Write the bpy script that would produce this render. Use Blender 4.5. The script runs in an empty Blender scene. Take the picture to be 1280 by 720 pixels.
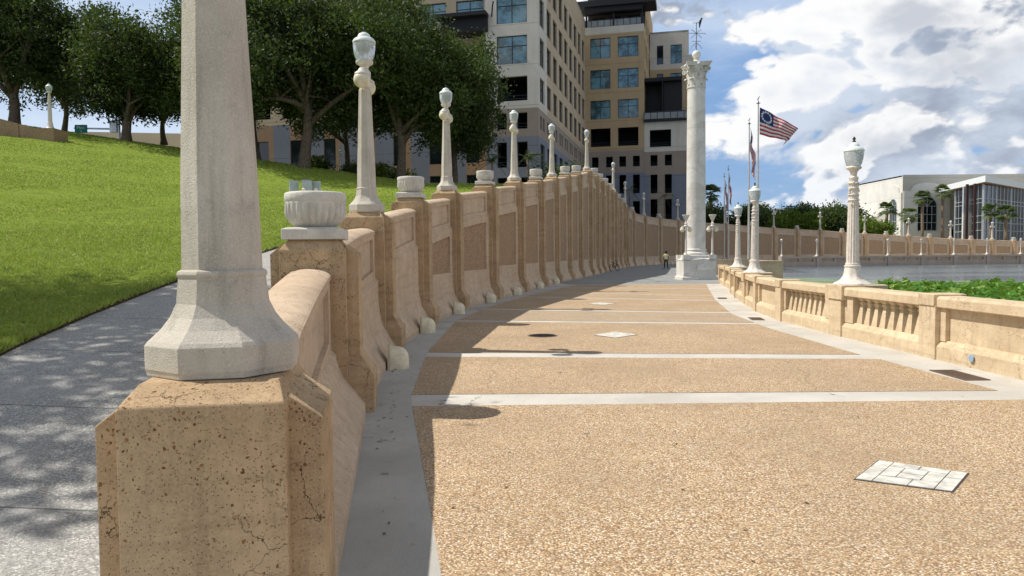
import bpy, math, random
import numpy as np
from mathutils import Vector, Matrix, noise as mnoise
from mathutils.geometry import tessellate_polygon
R = math.radians
random.seed(7)
SC = bpy.context.scene
COL = SC.collection

# ---------------------------------------------------------------- camera
cd = bpy.data.cameras.new('camera'); cam = bpy.data.objects.new('camera', cd); COL.objects.link(cam)
cd.sensor_width = 36; cd.lens = 36 * 924 / 1280; cd.clip_end = 6000; cd.clip_start = .05
cam.location = (0, 0, 1.6)
cam.rotation_mode = 'XYZ'
cam.matrix_world = Matrix.Translation((0, 0, 1.6)) @ Matrix.Rotation(R(90 - 2.6), 4, 'X') @ Matrix.Rotation(R(-0.5), 4, 'Z')
SC.camera = cam
# ---------------------------------------------------------------- view
SC.view_settings.view_transform = 'Standard'; SC.view_settings.look = 'None'
SC.view_settings.exposure = 0.12; SC.view_settings.gamma = 1
SC.cycles.max_bounces = 4; SC.cycles.diffuse_bounces = 3; SC.cycles.glossy_bounces = 2; SC.cycles.transmission_bounces = 3; SC.cycles.transparent_max_bounces = 4
SC.cycles.use_denoising = True
# ---------------------------------------------------------------- sun
SUN_EL = 54.0
sv = Vector((-math.cos(R(10)) * math.cos(R(SUN_EL)), math.sin(R(10)) * math.cos(R(SUN_EL)), math.sin(R(SUN_EL))))
sl = bpy.data.lights.new('sun', 'SUN'); sl.energy = 4.6; sl.angle = R(.53); sl.color = (1, .95, .87)
so = bpy.data.objects.new('sun', sl); COL.objects.link(so); so.rotation_euler = sv.to_track_quat('Z', 'Y').to_euler()
so.location = sv * 60

# ---------------------------------------------------------------- node helper
class NT:
    def __init__(s, tree): s.t = tree; s.n = tree.nodes; s.l = tree.links
    def new(s, typ, **kw):
        n = s.n.new(typ)
        for k, v in kw.items():
            if k.startswith('i_'):
                n.inputs[k[2:].replace('_', ' ')].default_value = v
            else: setattr(n, k, v)
        return n
    def link(s, a, b): s.l.new(a, b)
    def _set(s, sock, v):
        if isinstance(v, bpy.types.NodeSocket): s.l.new(v, sock)
        elif isinstance(v, (tuple, list)):
            v = tuple(v)
            if len(sock.default_value) == 4 and len(v) == 3: v = v + (1,)
            sock.default_value = v
        else: sock.default_value = v
    def math(s, op, a, b=0., c=None, clamp=False):
        n = s.n.new('ShaderNodeMath'); n.operation = op; n.use_clamp = clamp
        s._set(n.inputs[0], a); s._set(n.inputs[1], b)
        if c is not None: s._set(n.inputs[2], c)
        return n.outputs[0]
    def vmath(s, op, a, b=(0, 0, 0), scale=None):
        n = s.n.new('ShaderNodeVectorMath'); n.operation = op
        s._set(n.inputs[0], a)
        if op == 'SCALE': s._set(n.inputs['Scale'], scale)
        else: s._set(n.inputs[1], b)
        return n.outputs[0]
    def mix(s, f, a, b, blend='MIX'):
        n = s.n.new('ShaderNodeMix'); n.data_type = 'RGBA'; n.blend_type = blend
        s._set(n.inputs[0], f); s._set(n.inputs[6], a); s._set(n.inputs[7], b)
        return n.outputs[2]
    def noise(s, vec, scale, detail=3, rough=.5, dist=0., dim='3D'):
        n = s.n.new('ShaderNodeTexNoise'); n.noise_dimensions = dim
        s._set(n.inputs['Vector'], vec); s._set(n.inputs['Scale'], scale)
        n.inputs['Detail'].default_value = detail; n.inputs['Roughness'].default_value = rough
        n.inputs['Distortion'].default_value = dist
        return n
    def vor(s, vec, scale, feat='F1', detail=0, rand=1.):
        n = s.n.new('ShaderNodeTexVoronoi'); n.feature = feat
        s._set(n.inputs['Vector'], vec); s._set(n.inputs['Scale'], scale)
        if 'Detail' in n.inputs: n.inputs['Detail'].default_value = detail
        n.inputs['Randomness'].default_value = rand
        return n
    def ss(s, v, a, b, lo=0., hi=1.):
        n = s.n.new('ShaderNodeMapRange'); n.interpolation_type = 'SMOOTHSTEP'
        s._set(n.inputs[0], v); s._set(n.inputs[1], a); s._set(n.inputs[2], b); s._set(n.inputs[3], lo); s._set(n.inputs[4], hi)
        return n.outputs[0]
    def ramp(s, v, stops, interp='LINEAR'):
        n = s.n.new('ShaderNodeValToRGB'); cr = n.color_ramp; cr.interpolation = interp
        while len(cr.elements) < len(stops): cr.elements.new(.5)
        for e, (p, c) in zip(cr.elements, stops): e.position = p; e.color = tuple(c) + (1,)
        s._set(n.inputs[0], v); return n.outputs[0]

# ---------------------------------------------------------------- sky
w = bpy.data.worlds.new('World'); SC.world = w; w.use_nodes = True
T = NT(w.node_tree); w.node_tree.nodes.clear()
out = T.new('ShaderNodeOutputWorld'); bg = T.new('ShaderNodeBackground'); T.link(bg.outputs[0], out.inputs[0])
bg.inputs['Strength'].default_value = .088
sky = T.new('ShaderNodeTexSky'); sky.sky_type = 'NISHITA'; sky.sun_disc = False
sky.sun_elevation = R(SUN_EL); sky.sun_rotation = R(-80); sky.ozone_density = 2.0; sky.dust_density = .6; sky.air_density = 1.0
tc = T.new('ShaderNodeTexCoord')
dirv = tc.outputs['Generated']
pv = T.vmath('MULTIPLY', T.vmath('ADD', dirv, (0.37, .11, .0)), (1., 1., 1.75))
SEED = (4.3, 1.7, 2.2)
warp0 = T.noise(T.vmath('ADD', pv, SEED), 3.4, 4, .55)
def cdens(off):
    v = T.vmath('ADD', pv, tuple(SEED[i] + off[i] for i in range(3)))
    v2 = T.vmath('ADD', v, T.vmath('SCALE', T.vmath('SUBTRACT', warp0.outputs['Color'], (.5, .5, .5)), scale=.14))
    big = T.noise(v2, 2.9, 8, .58).outputs['Fac']
    puff = T.vor(v2, 8.0, 'F1', 3).outputs['Distance']
    return T.math('SUBTRACT', T.math('ADD', big, .12), T.math('MULTIPLY', puff, .26))
d0 = cdens((0, 0, 0))
d1 = cdens((-.03, .0, .055))
sep = T.new('ShaderNodeSeparateXYZ'); T.link(dirv, sep.inputs[0])
cov = T.ss(sep.outputs['X'], -.5, .45, .06, -.02)      # fewer clouds to the left
edge = T.math('SUBTRACT', d0, cov)
mask = T.ss(edge, .316, .370)
lit = T.ss(T.math('SUBTRACT', d0, d1), -.045, .03)
thick = T.ss(d0, .40, .58)
low = T.noise(T.vmath('ADD', pv, (9, 3, 5)), 5.5, 6, .6).outputs['Fac']
base_c = T.mix(T.ss(low, .36, .62), (3.7, 4.3, 5.4, 1), (6.7, 7.5, 8.8, 1))
cc = T.mix(T.math('MULTIPLY', lit, T.math('SUBTRACT', 1.0, T.math('MULTIPLY', thick, .62))), base_c, (10.4, 10.4, 10.4, 1))
hz = T.ss(sep.outputs['Z'], 0.0, .16, 1., 0.)
cc = T.mix(T.math('MULTIPLY', hz, .4), cc, (6.9, 8.0, 9.6, 1))
blue = T.mix(.65, sky.outputs[0], (2.6, 4.7, 8.6, 1))
thin = T.ss(T.noise(T.vmath('MULTIPLY', pv, (1, 1, 2.5)), 2.2, 6, .6).outputs['Fac'], .40, .70, .0, .5)
blue = T.mix(T.ss(sep.outputs['X'], -.1, -.5, 0, .45), blue, (8.6, 9.6, 10.8, 1))
blue2 = T.mix(thin, blue, (9.0, 9.8, 10.8, 1))
skyc = T.mix(mask, blue2, cc)
skyc = T.mix(T.ss(sep.outputs['Z'], .42, .72, 0., .85), skyc, (2.9, 3.1, 3.5, 1))   # unseen overhead sky dimmed to grey, added to deepen ground shade
up = T.ss(sep.outputs['Z'], -.06, 0.)
skyc = T.mix(up, (3.0, 3.2, 3.0, 1), skyc)
T.link(skyc, bg.inputs['Color'])

# ---------------------------------------------------------------- materials
MATS = {}
def mat(name, build, rough=.85, spec=.25, **kw):
    if name in MATS: return MATS[name]
    m = bpy.data.materials.new(name); m.use_nodes = True; t = NT(m.node_tree)
    bs = m.node_tree.nodes['Principled BSDF']; bs.inputs['Roughness'].default_value = rough
    bs.inputs['Specular IOR Level'].default_value = spec
    pos = t.new('ShaderNodeNewGeometry').outputs['Position']
    build(t, bs, pos, m); MATS[name] = m; return m
def bump(t, bs, h, dist=.01, strength=1.):
    b = t.new('ShaderNodeBump'); b.inputs['Distance'].default_value = dist; b.inputs['Strength'].default_value = strength
    t.link(h, b.inputs['Height']); t.link(b.outputs[0], bs.inputs['Normal']); return b
def flat(name, c, rough=.6, metal=0., var=.12, sc=6., spec=.3):
    def f(t, bs, pos, m):
        n = t.noise(pos, sc, 5, .6).outputs['Fac']
        a = tuple(x * (1 - var) for x in c); b = tuple(min(1, x * (1 + var)) for x in c)
        t.link(t.mix(t.ss(n, .3, .7), a, b), bs.inputs['Base Color']); bs.inputs['Metallic'].default_value = metal
    return mat(name, f, rough, spec)

def tan_concrete(name, c1, c2, pits=1., cracks=1., scale=1.):
    def f(t, bs, pos, m):
        n1 = t.noise(pos, 1.1, 5, .6, .4).outputs['Fac']; n2 = t.noise(pos, 9, 6, .65).outputs['Fac']
        n3 = t.noise(pos, 90, 3, .6).outputs['Fac']
        strata = t.noise(t.vmath('MULTIPLY', pos, (.8, .8, 9.)), 1.2, 4, .55).outputs['Fac']
        c = t.mix(t.ss(n1, .3, .7), c1, c2)
        c = t.mix(t.ss(n2, .3, .75, 0, .45), c, tuple(x * .68 for x in c1))
        c = t.mix(t.ss(strata, .48, .72, 0, .5), c, tuple(x * .70 for x in c1))
        stk = t.noise(t.vmath('MULTIPLY', pos, (5., 5., .35)), 1.4, 5, .65).outputs['Fac']
        c = t.mix(t.ss(stk, .50, .74, 0, .42), c, tuple(x * .55 for x in c1)); c = t.mix(t.ss(stk, .46, .30, 0, .3), c, tuple(min(1, x * 1.18) for x in c2))
        c = t.mix(t.ss(n3, .35, .7, 0, .25), c, tuple(x * 1.35 for x in c2))
        # pits showing brown stone
        wv = t.vmath('ADD', pos, t.vmath('SCALE', t.noise(pos, 40, 2, .5).outputs['Color'], scale=.02))
        v = t.vor(wv, 58 * scale); dist = v.outputs['Distance']
        rnd = t.new('ShaderNodeSeparateColor'); t.link(v.outputs['Color'], rnd.inputs[0])
        dens = t.math('MULTIPLY', t.ss(t.noise(pos, 2.6, 5, .65).outputs['Fac'], .40, .62, .04, .85), t.ss(strata, .36, .60, .3, 1.))
        sel = t.math('LESS_THAN', rnd.outputs[0], t.math('MULTIPLY', dens, pits * .8))
        hole = t.math('MULTIPLY', sel, t.math('LESS_THAN', dist, t.math('MULTIPLY_ADD', rnd.outputs[2], .30, .10)))
        v2 = t.vor(pos, 135 * scale); r2 = t.new('ShaderNodeSeparateColor'); t.link(v2.outputs['Color'], r2.inputs[0])
        hole2 = t.math('MULTIPLY', t.math('LESS_THAN', r2.outputs[0], .16 * pits), t.ss(v2.outputs['Distance'], .2, .38, 1, 0))
        hole = t.math('MAXIMUM', hole, t.math('MULTIPLY', hole2, .7))
        pc = t.mix(rnd.outputs[1], (.15, .07, .03), (.34, .17, .08))
        c = t.mix(hole, c, pc)
        # cracks
        cv = t.vmath('ADD', pos, t.vmath('SCALE', t.vmath('SUBTRACT', t.noise(pos, 5.5, 5, .65).outputs['Color'], (.5, .5, .5)), scale=.22))
        e = t.vor(cv, 3.4, 'DISTANCE_TO_EDGE').outputs['Distance']
        cm = t.ss(t.noise(pos, 1.7, 2, .5).outputs['Fac'], .44, .56)
        crk = t.math('MULTIPLY', t.ss(e, .002, .0075, 1, 0), t.math('MULTIPLY', cm, cracks))
        c = t.mix(t.math('MULTIPLY', crk, .8), c, (.05, .03, .018))
        t.link(c, bs.inputs['Base Color'])
        h = t.math('SUBTRACT', t.math('MULTIPLY_ADD', n3, .25, t.math('MULTIPLY', n2, .5)), t.math('ADD', t.math('MULTIPLY', hole, .9), t.math('MULTIPLY', crk, 1.)))
        bump(t, bs, h, .006)
    return mat(name, f, .9, .15)
TAN = tan_concrete('tan_concrete', (.42, .29, .17), (.57, .415, .255), 1.25, 1.0)
TANS = tan_concrete('tan_wall_stucco', (.50, .375, .26), (.63, .49, .355), .15, .5)
TANL = tan_concrete('balustrade_stone', (.53, .41, .265), (.68, .545, .37), .3, .5)
def f_rough(t, bs, pos, m):
    v = t.vor(pos, 45); n = t.noise(pos, 2.5, 5, .6).outputs['Fac']
    sc = t.new('ShaderNodeSeparateColor'); t.link(v.outputs['Color'], sc.inputs[0])
    c = t.ramp(sc.outputs[0], [(0, (.18, .11, .065)), (.4, (.35, .225, .135)), (.75, (.45, .31, .195)), (1, (.57, .42, .28))])
    c = t.mix(t.ss(n, .35, .7, 0, .4), c, (.45, .32, .21)); t.link(c, bs.inputs['Base Color'])
    bump(t, bs, v.outputs['Distance'], .012)
INSET = mat('rough_inset_stone', f_rough, .95, .1)

def f_lamp(t, bs, pos, m):
    n1 = t.noise(pos, 2.3, 5, .65).outputs['Fac']; n2 = t.noise(pos, 130, 3, .7).outputs['Fac']; n3 = t.noise(pos, 7, 6, .7, .5).outputs['Fac']
    c = t.mix(t.ss(n1, .3, .7), (.48, .43, .36), (.62, .565, .48))
    c = t.mix(t.ss(n3, .56, .76, 0, .6), c, (.22, .20, .17))
    sk = t.noise(t.vmath('MULTIPLY', pos, (9, 9, .8)), 1.3, 5, .65).outputs['Fac']; c = t.mix(t.ss(sk, .5, .74, 0, .5), c, (.26, .23, .19))
    c = t.mix(t.ss(n2, .52, .62, 0, .3), c, (.78, .75, .68)); c = t.mix(t.ss(n2, .40, .33, 0, .5), c, (.30, .27, .23))
    t.link(c, bs.inputs['Base Color']); bump(t, bs, t.math('MULTIPLY_ADD', n3, .6, n2), .004)
LAMPC = mat('cast_grey_concrete', f_lamp, .9, .15)
def f_urn(t, bs, pos, m):
    n1 = t.noise(pos, 6, 6, .65).outputs['Fac']; n2 = t.noise(pos, 60, 4, .7).outputs['Fac']
    c = t.mix(t.ss(n1, .3, .7), (.52, .49, .44), (.68, .65, .59)); c = t.mix(t.ss(n2, .5, .7, 0, .35), c, (.3, .28, .25))
    t.link(c, bs.inputs['Base Color']); bump(t, bs, n2, .004)
URN = mat('weathered_white_stone', f_urn, .85, .2)
def f_marb(t, bs, pos, m):
    n1 = t.noise(pos, .9, 6, .65, 1.2).outputs['Fac']; n2 = t.noise(t.vmath('MULTIPLY', pos, (6, 6, .8)), 1.2, 5, .6).outputs['Fac']
    c = t.mix(t.ss(n1, .35, .65), (.60, .57, .51), (.76, .74, .69)); c = t.mix(t.ss(n2, .52, .75, 0, .35), c, (.36, .34, .31))
    t.link(c, bs.inputs['Base Color']); bump(t, bs, t.noise(pos, 30, 4, .6).outputs['Fac'], .004)
MARB = mat('white_column_stone', f_marb, .7, .25)
def f_iron(t, bs, pos, m):
    n1 = t.noise(pos, 14, 6, .65).outputs['Fac']
    c = t.mix(t.ss(n1, .35, .72), (.74, .69, .62), (.58, .52, .44)); t.link(c, bs.inputs['Base Color'])
    bump(t, bs, n1, .002)
IRON = mat('cream_painted_iron', f_iron, .5, .4)
CREAM = flat('cream_plastic', (.74, .68, .50), .45, 0, .15, 9)
DARKM = flat('dark_bronze', (.05, .055, .05), .5, .6)
def f_glass(t, bs, pos, m):
    n = t.noise(pos, 14, 4, .6).outputs['Fac']
    t.link(t.mix(t.ss(n, .3, .7), (.66, .72, .70), (.84, .88, .86)), bs.inputs['Base Color'])
    bs.inputs['Transmission Weight'].default_value = .55; bs.inputs['IOR'].default_value = 1.3
    bs.inputs['Coat Weight'].default_value = .5
GLASS = mat('frosted_lamp_glass', f_glass, .12, .6)
GLCAP = flat('pale_green_glass_cap', (.72, .77, .73), .3, 0, .12, 12, .6)

def f_conc(t, bs, pos, m, a=(.48, .45, .40), b=(.60, .57, .51)):
    n1 = t.noise(pos, .8, 6, .6).outputs['Fac']; n2 = t.noise(pos, 150, 2, .6).outputs['Fac']; n3 = t.noise(pos, 6, 6, .7, .6).outputs['Fac']
    br = t.noise(t.vmath('MULTIPLY', pos, (40, 2.5, 1)), 2, 3, .5).outputs['Fac']
    c = t.mix(t.ss(n1, .3, .7), a, b); c = t.mix(t.ss(n3, .55, .8, 0, .5), c, tuple(x * .62 for x in a))
    c = t.mix(t.ss(n2, .55, .7, 0, .2), c, (.2, .19, .17)); c = t.mix(t.ss(br, .5, .75, 0, .15), c, (.25, .24, .22))
    cv = t.vmath('ADD', pos, t.vmath('SCALE', t.vmath('SUBTRACT', t.noise(pos, 4, 5, .65).outputs['Color'], (.5, .5, .5)), scale=.3))
    e = t.vor(cv, .55, 'DISTANCE_TO_EDGE').outputs['Distance']; cm = t.ss(t.noise(pos, .9, 2).outputs['Fac'], .5, .56)
    c = t.mix(t.math('MULTIPLY', t.ss(e, .001, .004, .8, 0), cm), c, (.07, .06, .05))
    t.link(c, bs.inputs['Base Color']); bump(t, bs, t.math('ADD', n2, n3), .002)
CONC = mat('pale_concrete', f_conc, .9, .2)
def f_agg(t, bs, pos, m, dark=0.):
    v = t.vor(pos, 78); v2 = t.vor(pos, 150)
    s = t.new('ShaderNodeSeparateColor'); t.link(v.outputs['Color'], s.inputs[0])
    s2 = t.new('ShaderNodeSeparateColor'); t.link(v2.outputs['Color'], s2.inputs[0])
    st = [(0, (.09, .05, .03)), (.14, (.34, .175, .08)), (.34, (.60, .40, .20)), (.55, (.68, .49, .29)), (.72, (.46, .375, .29)), (.86, (.86, .72, .50)), (1, (.95, .90, .78))]
    c = t.mix(.3, t.ramp(s.outputs[0], st), t.ramp(s2.outputs[1], st))
    gap = t.ss(v.outputs['Distance'], .42, .66, 0, .75)
    c = t.mix(gap, c, (.17, .10, .045))
    n1 = t.noise(pos, .55, 5, .6).outputs['Fac']; n2 = t.noise(pos, 2.5, 5, .7).outputs['Fac']
    c = t.mix(t.ss(n1, .35, .68, 0, .45), c, (.31, .22, .135)); c = t.mix(t.ss(n2, .5, .75, 0, .3), c, (.62, .45, .25))
    # hairline cracks and pale grout stains
    cv = t.vmath('ADD', pos, t.vmath('SCALE', t.vmath('SUBTRACT', t.noise(pos, 1.2, 4, .6).outputs['Color'], (.5, .5, .5)), scale=.5))
    e = t.vor(cv, .22, 'DISTANCE_TO_EDGE').outputs['Distance']
    c = t.mix(t.ss(e, .001, .002, .35, 0), c, (.10, .07, .045))
    c = t.mix(t.ss(t.noise(pos, 1.4, 6, .7).outputs['Fac'], .66, .76, 0, .4), c, (.6, .52, .42))
    gm = t.vor(pos, 1.7); gs = t.new('ShaderNodeSeparateColor'); t.link(gm.outputs['Color'], gs.inputs[0])
    c = t.mix(t.math('MULTIPLY', t.ss(gm.outputs['Distance'], .035, .055, .7, 0), t.math('LESS_THAN', gs.outputs[0], .3)), c, (.09, .07, .055))
    if dark: c = t.mix(dark, c, (.36, .30, .24))
    t.link(c, bs.inputs['Base Color'])
    bump(t, bs, t.math('SUBTRACT', 1., v.outputs['Distance']), .004, .8)
AGG = mat('exposed_pebble_aggregate', f_agg, .75, .3)
AGGD = mat('greyer_pebble_aggregate', lambda t, b, p, m: f_agg(t, b, p, m, .3), .75, .3)
def f_brickpave(t, bs, pos, m, c1=(.27, .275, .27), c2=(.36, .36, .34), mo=(.12, .12, .11), sx=1.):
    b = t.new('ShaderNodeTexBrick'); t.link(pos, b.inputs['Vector']); b.inputs['Scale'].default_value = 2.2 * sx
    b.inputs['Color1'].default_value = c1 + (1,); b.inputs['Color2'].default_value = c2 + (1,); b.inputs['Mortar'].default_value = mo + (1,)
    b.inputs['Mortar Size'].default_value = .015
    n = t.noise(pos, 1.5, 5, .6).outputs['Fac']; n2 = t.noise(t.vmath('MULTIPLY', pos, (.3, 1.5, 1)), 1., 4, .6).outputs['Fac']
    c = t.mix(t.ss(n, .35, .7, 0, .4), b.outputs['Color'], (.20, .21, .21)); c = t.mix(t.ss(n2, .45, .7, 0, .4), c, (.44, .45, .43))
    t.link(c, bs.inputs['Base Color']); bump(t, bs, b.outputs['Fac'], -.004)
PAVE = mat('grey_brick_paving', f_brickpave, .8, .25)
def f_walk(t, bs, pos, m):
    v = t.vor(pos, 105); s = t.new('ShaderNodeSeparateColor'); t.link(v.outputs['Color'], s.inputs[0])
    n1 = t.noise(pos, 1.3, 5, .6).outputs['Fac']; n2 = t.noise(pos, 60, 3, .7).outputs['Fac']; n3 = t.noise(pos, 9, 5, .7).outputs['Fac']
    c = t.ramp(s.outputs[0], [(0, (.19, .185, .175)), (.45, (.32, .31, .29)), (.8, (.42, .41, .38)), (1, (.68, .66, .61))])
    c = t.mix(t.ss(n1, .35, .7, 0, .5), c, (.38, .375, .36)); c = t.mix(t.ss(n3, .55, .75, 0, .4), c, (.17, .17, .17))
    sx = t.new('ShaderNodeSeparateXYZ'); t.link(pos, sx.inputs[0])
    fr = t.math('FRACT', t.math('MULTIPLY', t.math('ADD', sx.outputs['Y'], t.math('MULTIPLY', sx.outputs['X'], .06)), 1 / 1.55))
    j = t.math('LESS_THAN', t.math('ABSOLUTE', t.math('SUBTRACT', fr, .5)), .005)
    c = t.mix(j, c, (.15, .15, .14)); t.link(c, bs.inputs['Base Color']); bump(t, bs, t.math('ADD', n2, t.math('MULTIPLY', v.outputs['Distance'], .5)), .004)
WALK = mat('speckled_grey_walk', f_walk, .85, .25)
def f_grass(t, bs, pos, m):
    n1 = t.noise(pos, .35, 5, .6).outputs['Fac']; n2 = t.noise(pos, 9, 6, .75).outputs['Fac']; n3 = t.noise(t.vmath('MULTIPLY', pos, (1, .45, 1)), 38, 4, .75).outputs['Fac']
    mow = t.noise(t.vmath('MULTIPLY', pos, (.25, 1.6, 1)), 1.2, 3, .5).outputs['Fac']
    c = t.mix(t.ss(n1, .3, .7), (.20, .27, .03), (.265, .335, .048)); c = t.mix(t.ss(n2, .4, .75, 0, .6), c, (.07, .13, .012))
    c = t.mix(t.ss(n3, .35, .68, 0, .6), c, (.24, .34, .06)); c = t.mix(t.ss(n3, .45, .3, 0, .6), c, (.045, .085, .01)); c = t.mix(t.ss(mow, .4, .65, 0, .45), c, (.27, .33, .06)); dry = t.noise(pos, .8, 6, .7).outputs['Fac']; c = t.mix(t.ss(dry, .58, .72, 0, .5), c, (.36, .34, .12)); c = t.mix(t.ss(dry, .40, .30, 0, .5), c, (.10, .17, .02))
    t.link(c, bs.inputs['Base Color']); bump(t, bs, t.math('ADD', n3, n2), .05)
GRASS = mat('mown_lawn', f_grass, .95, .05)
def leafmat(name, a, b, c_, tr=.25):
    m = bpy.data.materials.new(name); m.use_nodes = True; t = NT(m.node_tree); m.node_tree.nodes.clear()
    o = t.new('ShaderNodeOutputMaterial'); g = t.new('ShaderNodeNewGeometry'); n = t.noise(g.outputs['Position'], .6, 3, .5).outputs['Fac']
    col = t.ramp(g.outputs['Random Per Island'], [(0, a), (.6, b), (1, c_)]); col = t.mix(t.ss(n, .35, .7, 0, .45), col, a)
    p = t.new('ShaderNodeBsdfPrincipled'); p.inputs['Roughness'].default_value = .6; p.inputs['Specular IOR Level'].default_value = .18
    tl = t.new('ShaderNodeBsdfTranslucent'); mx = t.new('ShaderNodeMixShader'); mx.inputs[0].default_value = tr
    t.link(col, p.inputs['Base Color']); t.link(t.mix(.5, col, (.25, .4, .04)), tl.inputs['Color'])
    t.link(p.outputs[0], mx.inputs[1]); t.link(tl.outputs[0], mx.inputs[2]); t.link(mx.outputs[0], o.inputs[0]); return m
OAK = leafmat('oak_leaves', (.024, .040, .015), (.043, .067, .023), (.10, .13, .045), .17)
OAKG = leafmat('brighter_oak_leaves', (.031, .052, .015), (.058, .09, .026), (.12, .155, .05), .2)
BAMB = leafmat('light_bamboo_leaves', (.08, .13, .02), (.15, .22, .03), (.24, .30, .06), .35)
PALM = leafmat('palm_leaves', (.05, .08, .03), (.09, .13, .045), (.17, .21, .08))
LOTUS = leafmat('lotus_pads', (.045, .13, .014), (.10, .26, .03), (.45, .58, .18), .35)
BLADE = leafmat('grass_blades', (.23, .30, .05), (.34, .41, .08), (.54, .53, .22), .38)
def patchy(m):
    t = NT(m.node_tree); rp = [n for n in m.node_tree.nodes if n.type == 'BSDF_PRINCIPLED'][0]; src = rp.inputs['Base Color'].links[0].from_socket
    g = t.new('ShaderNodeNewGeometry').outputs['Position']; a = t.noise(t.vmath('MULTIPLY', g, (.3, 1.7, 1)), 1.0, 4, .6).outputs['Fac']; b = t.noise(g, .9, 6, .7).outputs['Fac']
    c = t.mix(t.ss(a, .42, .62, 0, .45), src, (.38, .45, .085)); c = t.mix(t.ss(b, .56, .72, 0, .6), c, (.46, .42, .16)); c = t.mix(t.ss(b, .42, .30, 0, .6), c, (.10, .18, .02))
    t.link(c, rp.inputs['Base Color'])
patchy(BLADE)
BARK = flat('grey_brown_bark', (.13, .10, .075), .95, 0, .4, 8, .1)
PBARK = flat('palm_bark', (.24, .18, .13), .95, 0, .35, 8, .1)
def f_water(t, bs, pos, m):
    n = t.noise(t.vmath('MULTIPLY', pos, (1, 1.0, 1)), 2.2, 4, .6).outputs['Fac']; al = t.noise(pos, .12, 5, .65).outputs['Fac']
    sx = t.new('ShaderNodeSeparateXYZ'); t.link(pos, sx.inputs[0])
    near = t.ss(t.math('ADD', t.math('ABSOLUTE', t.math('SUBTRACT', sx.outputs['Y'], 50)), t.math('ABSOLUTE', t.math('SUBTRACT', sx.outputs['X'], 22))), 8, 20, 1, 0)
    c = t.mix(t.math('MULTIPLY', near, t.ss(al, .42, .6)), (.10, .135, .16), (.20, .28, .06)); t.link(c, bs.inputs['Base Color'])
    t.link(t.math('MULTIPLY_ADD', t.math('MULTIPLY', near, t.ss(al, .42, .6)), .5, .16), bs.inputs['Roughness']); n2 = t.noise(pos, .7, 3, .6).outputs['Fac']; rip = t.ss(t.noise(t.vmath('MULTIPLY', pos, (.35, 1.3, 1)), .05, 4, .6).outputs['Fac'], .40, .60, .08, 1.)
    b = bump(t, bs, t.math('MULTIPLY', t.math('ADD', n, t.math('MULTIPLY', n2, 2.)), rip), .11, 1.)
WATER = mat('lake_water', f_water, .12, .5)
TEAL = mat('teal_window_glass', lambda t, b, p, m: t.link(t.mix(t.ss(t.noise(p, .42, 4, .7).outputs['Fac'], .40, .60), (.02, .075, .09), (.13, .30, .38)), b.inputs['Base Color']), .06, .9)  # lighter teal noise patches paint bright reflections into the panes
DKGL = flat('dark_window_glass', (.012, .018, .022), .06, 0, .3, .5, .8)
FRAME = flat('dark_window_frame', (.03, .04, .045), .5)
SILV = flat('silver_metal', (.62, .64, .66), .35, .6)
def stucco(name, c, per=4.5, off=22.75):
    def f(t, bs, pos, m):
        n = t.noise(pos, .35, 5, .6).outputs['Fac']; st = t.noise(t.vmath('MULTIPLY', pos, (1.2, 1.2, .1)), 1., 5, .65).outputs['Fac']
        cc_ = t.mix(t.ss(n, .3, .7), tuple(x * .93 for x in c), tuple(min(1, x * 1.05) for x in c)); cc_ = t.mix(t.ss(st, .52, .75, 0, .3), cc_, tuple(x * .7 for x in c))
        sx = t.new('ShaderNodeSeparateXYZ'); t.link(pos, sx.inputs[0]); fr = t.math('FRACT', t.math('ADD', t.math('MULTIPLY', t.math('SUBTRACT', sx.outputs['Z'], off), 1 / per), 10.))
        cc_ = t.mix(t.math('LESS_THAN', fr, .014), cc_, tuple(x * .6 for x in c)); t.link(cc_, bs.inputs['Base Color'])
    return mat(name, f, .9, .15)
BWHITE = stucco('white_stucco', (.66, .61, .53)); BTAN = stucco('tan_stucco', (.50, .37, .22)); BTANL = stucco('pale_tan_stucco', (.55, .44, .31))
BBR = stucco('grey_brown_stucco', (.34, .28, .23)); BBLUE = stucco('blue_grey_stucco', (.22, .235, .28)); BROWN = stucco('brown_base_stucco', (.36, .235, .155))
PACW = stucco('pale_hall_stucco', (.69, .67, .62)); PACS = stucco('grey_hall_stucco', (.50, .475, .415)); FARB = stucco('cream_far_stucco', (.60, .50, .36))
BLACK = flat('black_canopy_metal', (.015, .015, .018), .6); HOLE = flat('dark_garage_interior', (.02, .02, .021), .9)
SOFF = flat('wood_soffit', (.34, .16, .07), .6)
WHITE = flat('white_fascia', (.75, .77, .78), .5, 0, .03)
def tmat(n, c, r=.7): return flat(n, c, r, 0, .1, 3)

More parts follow.
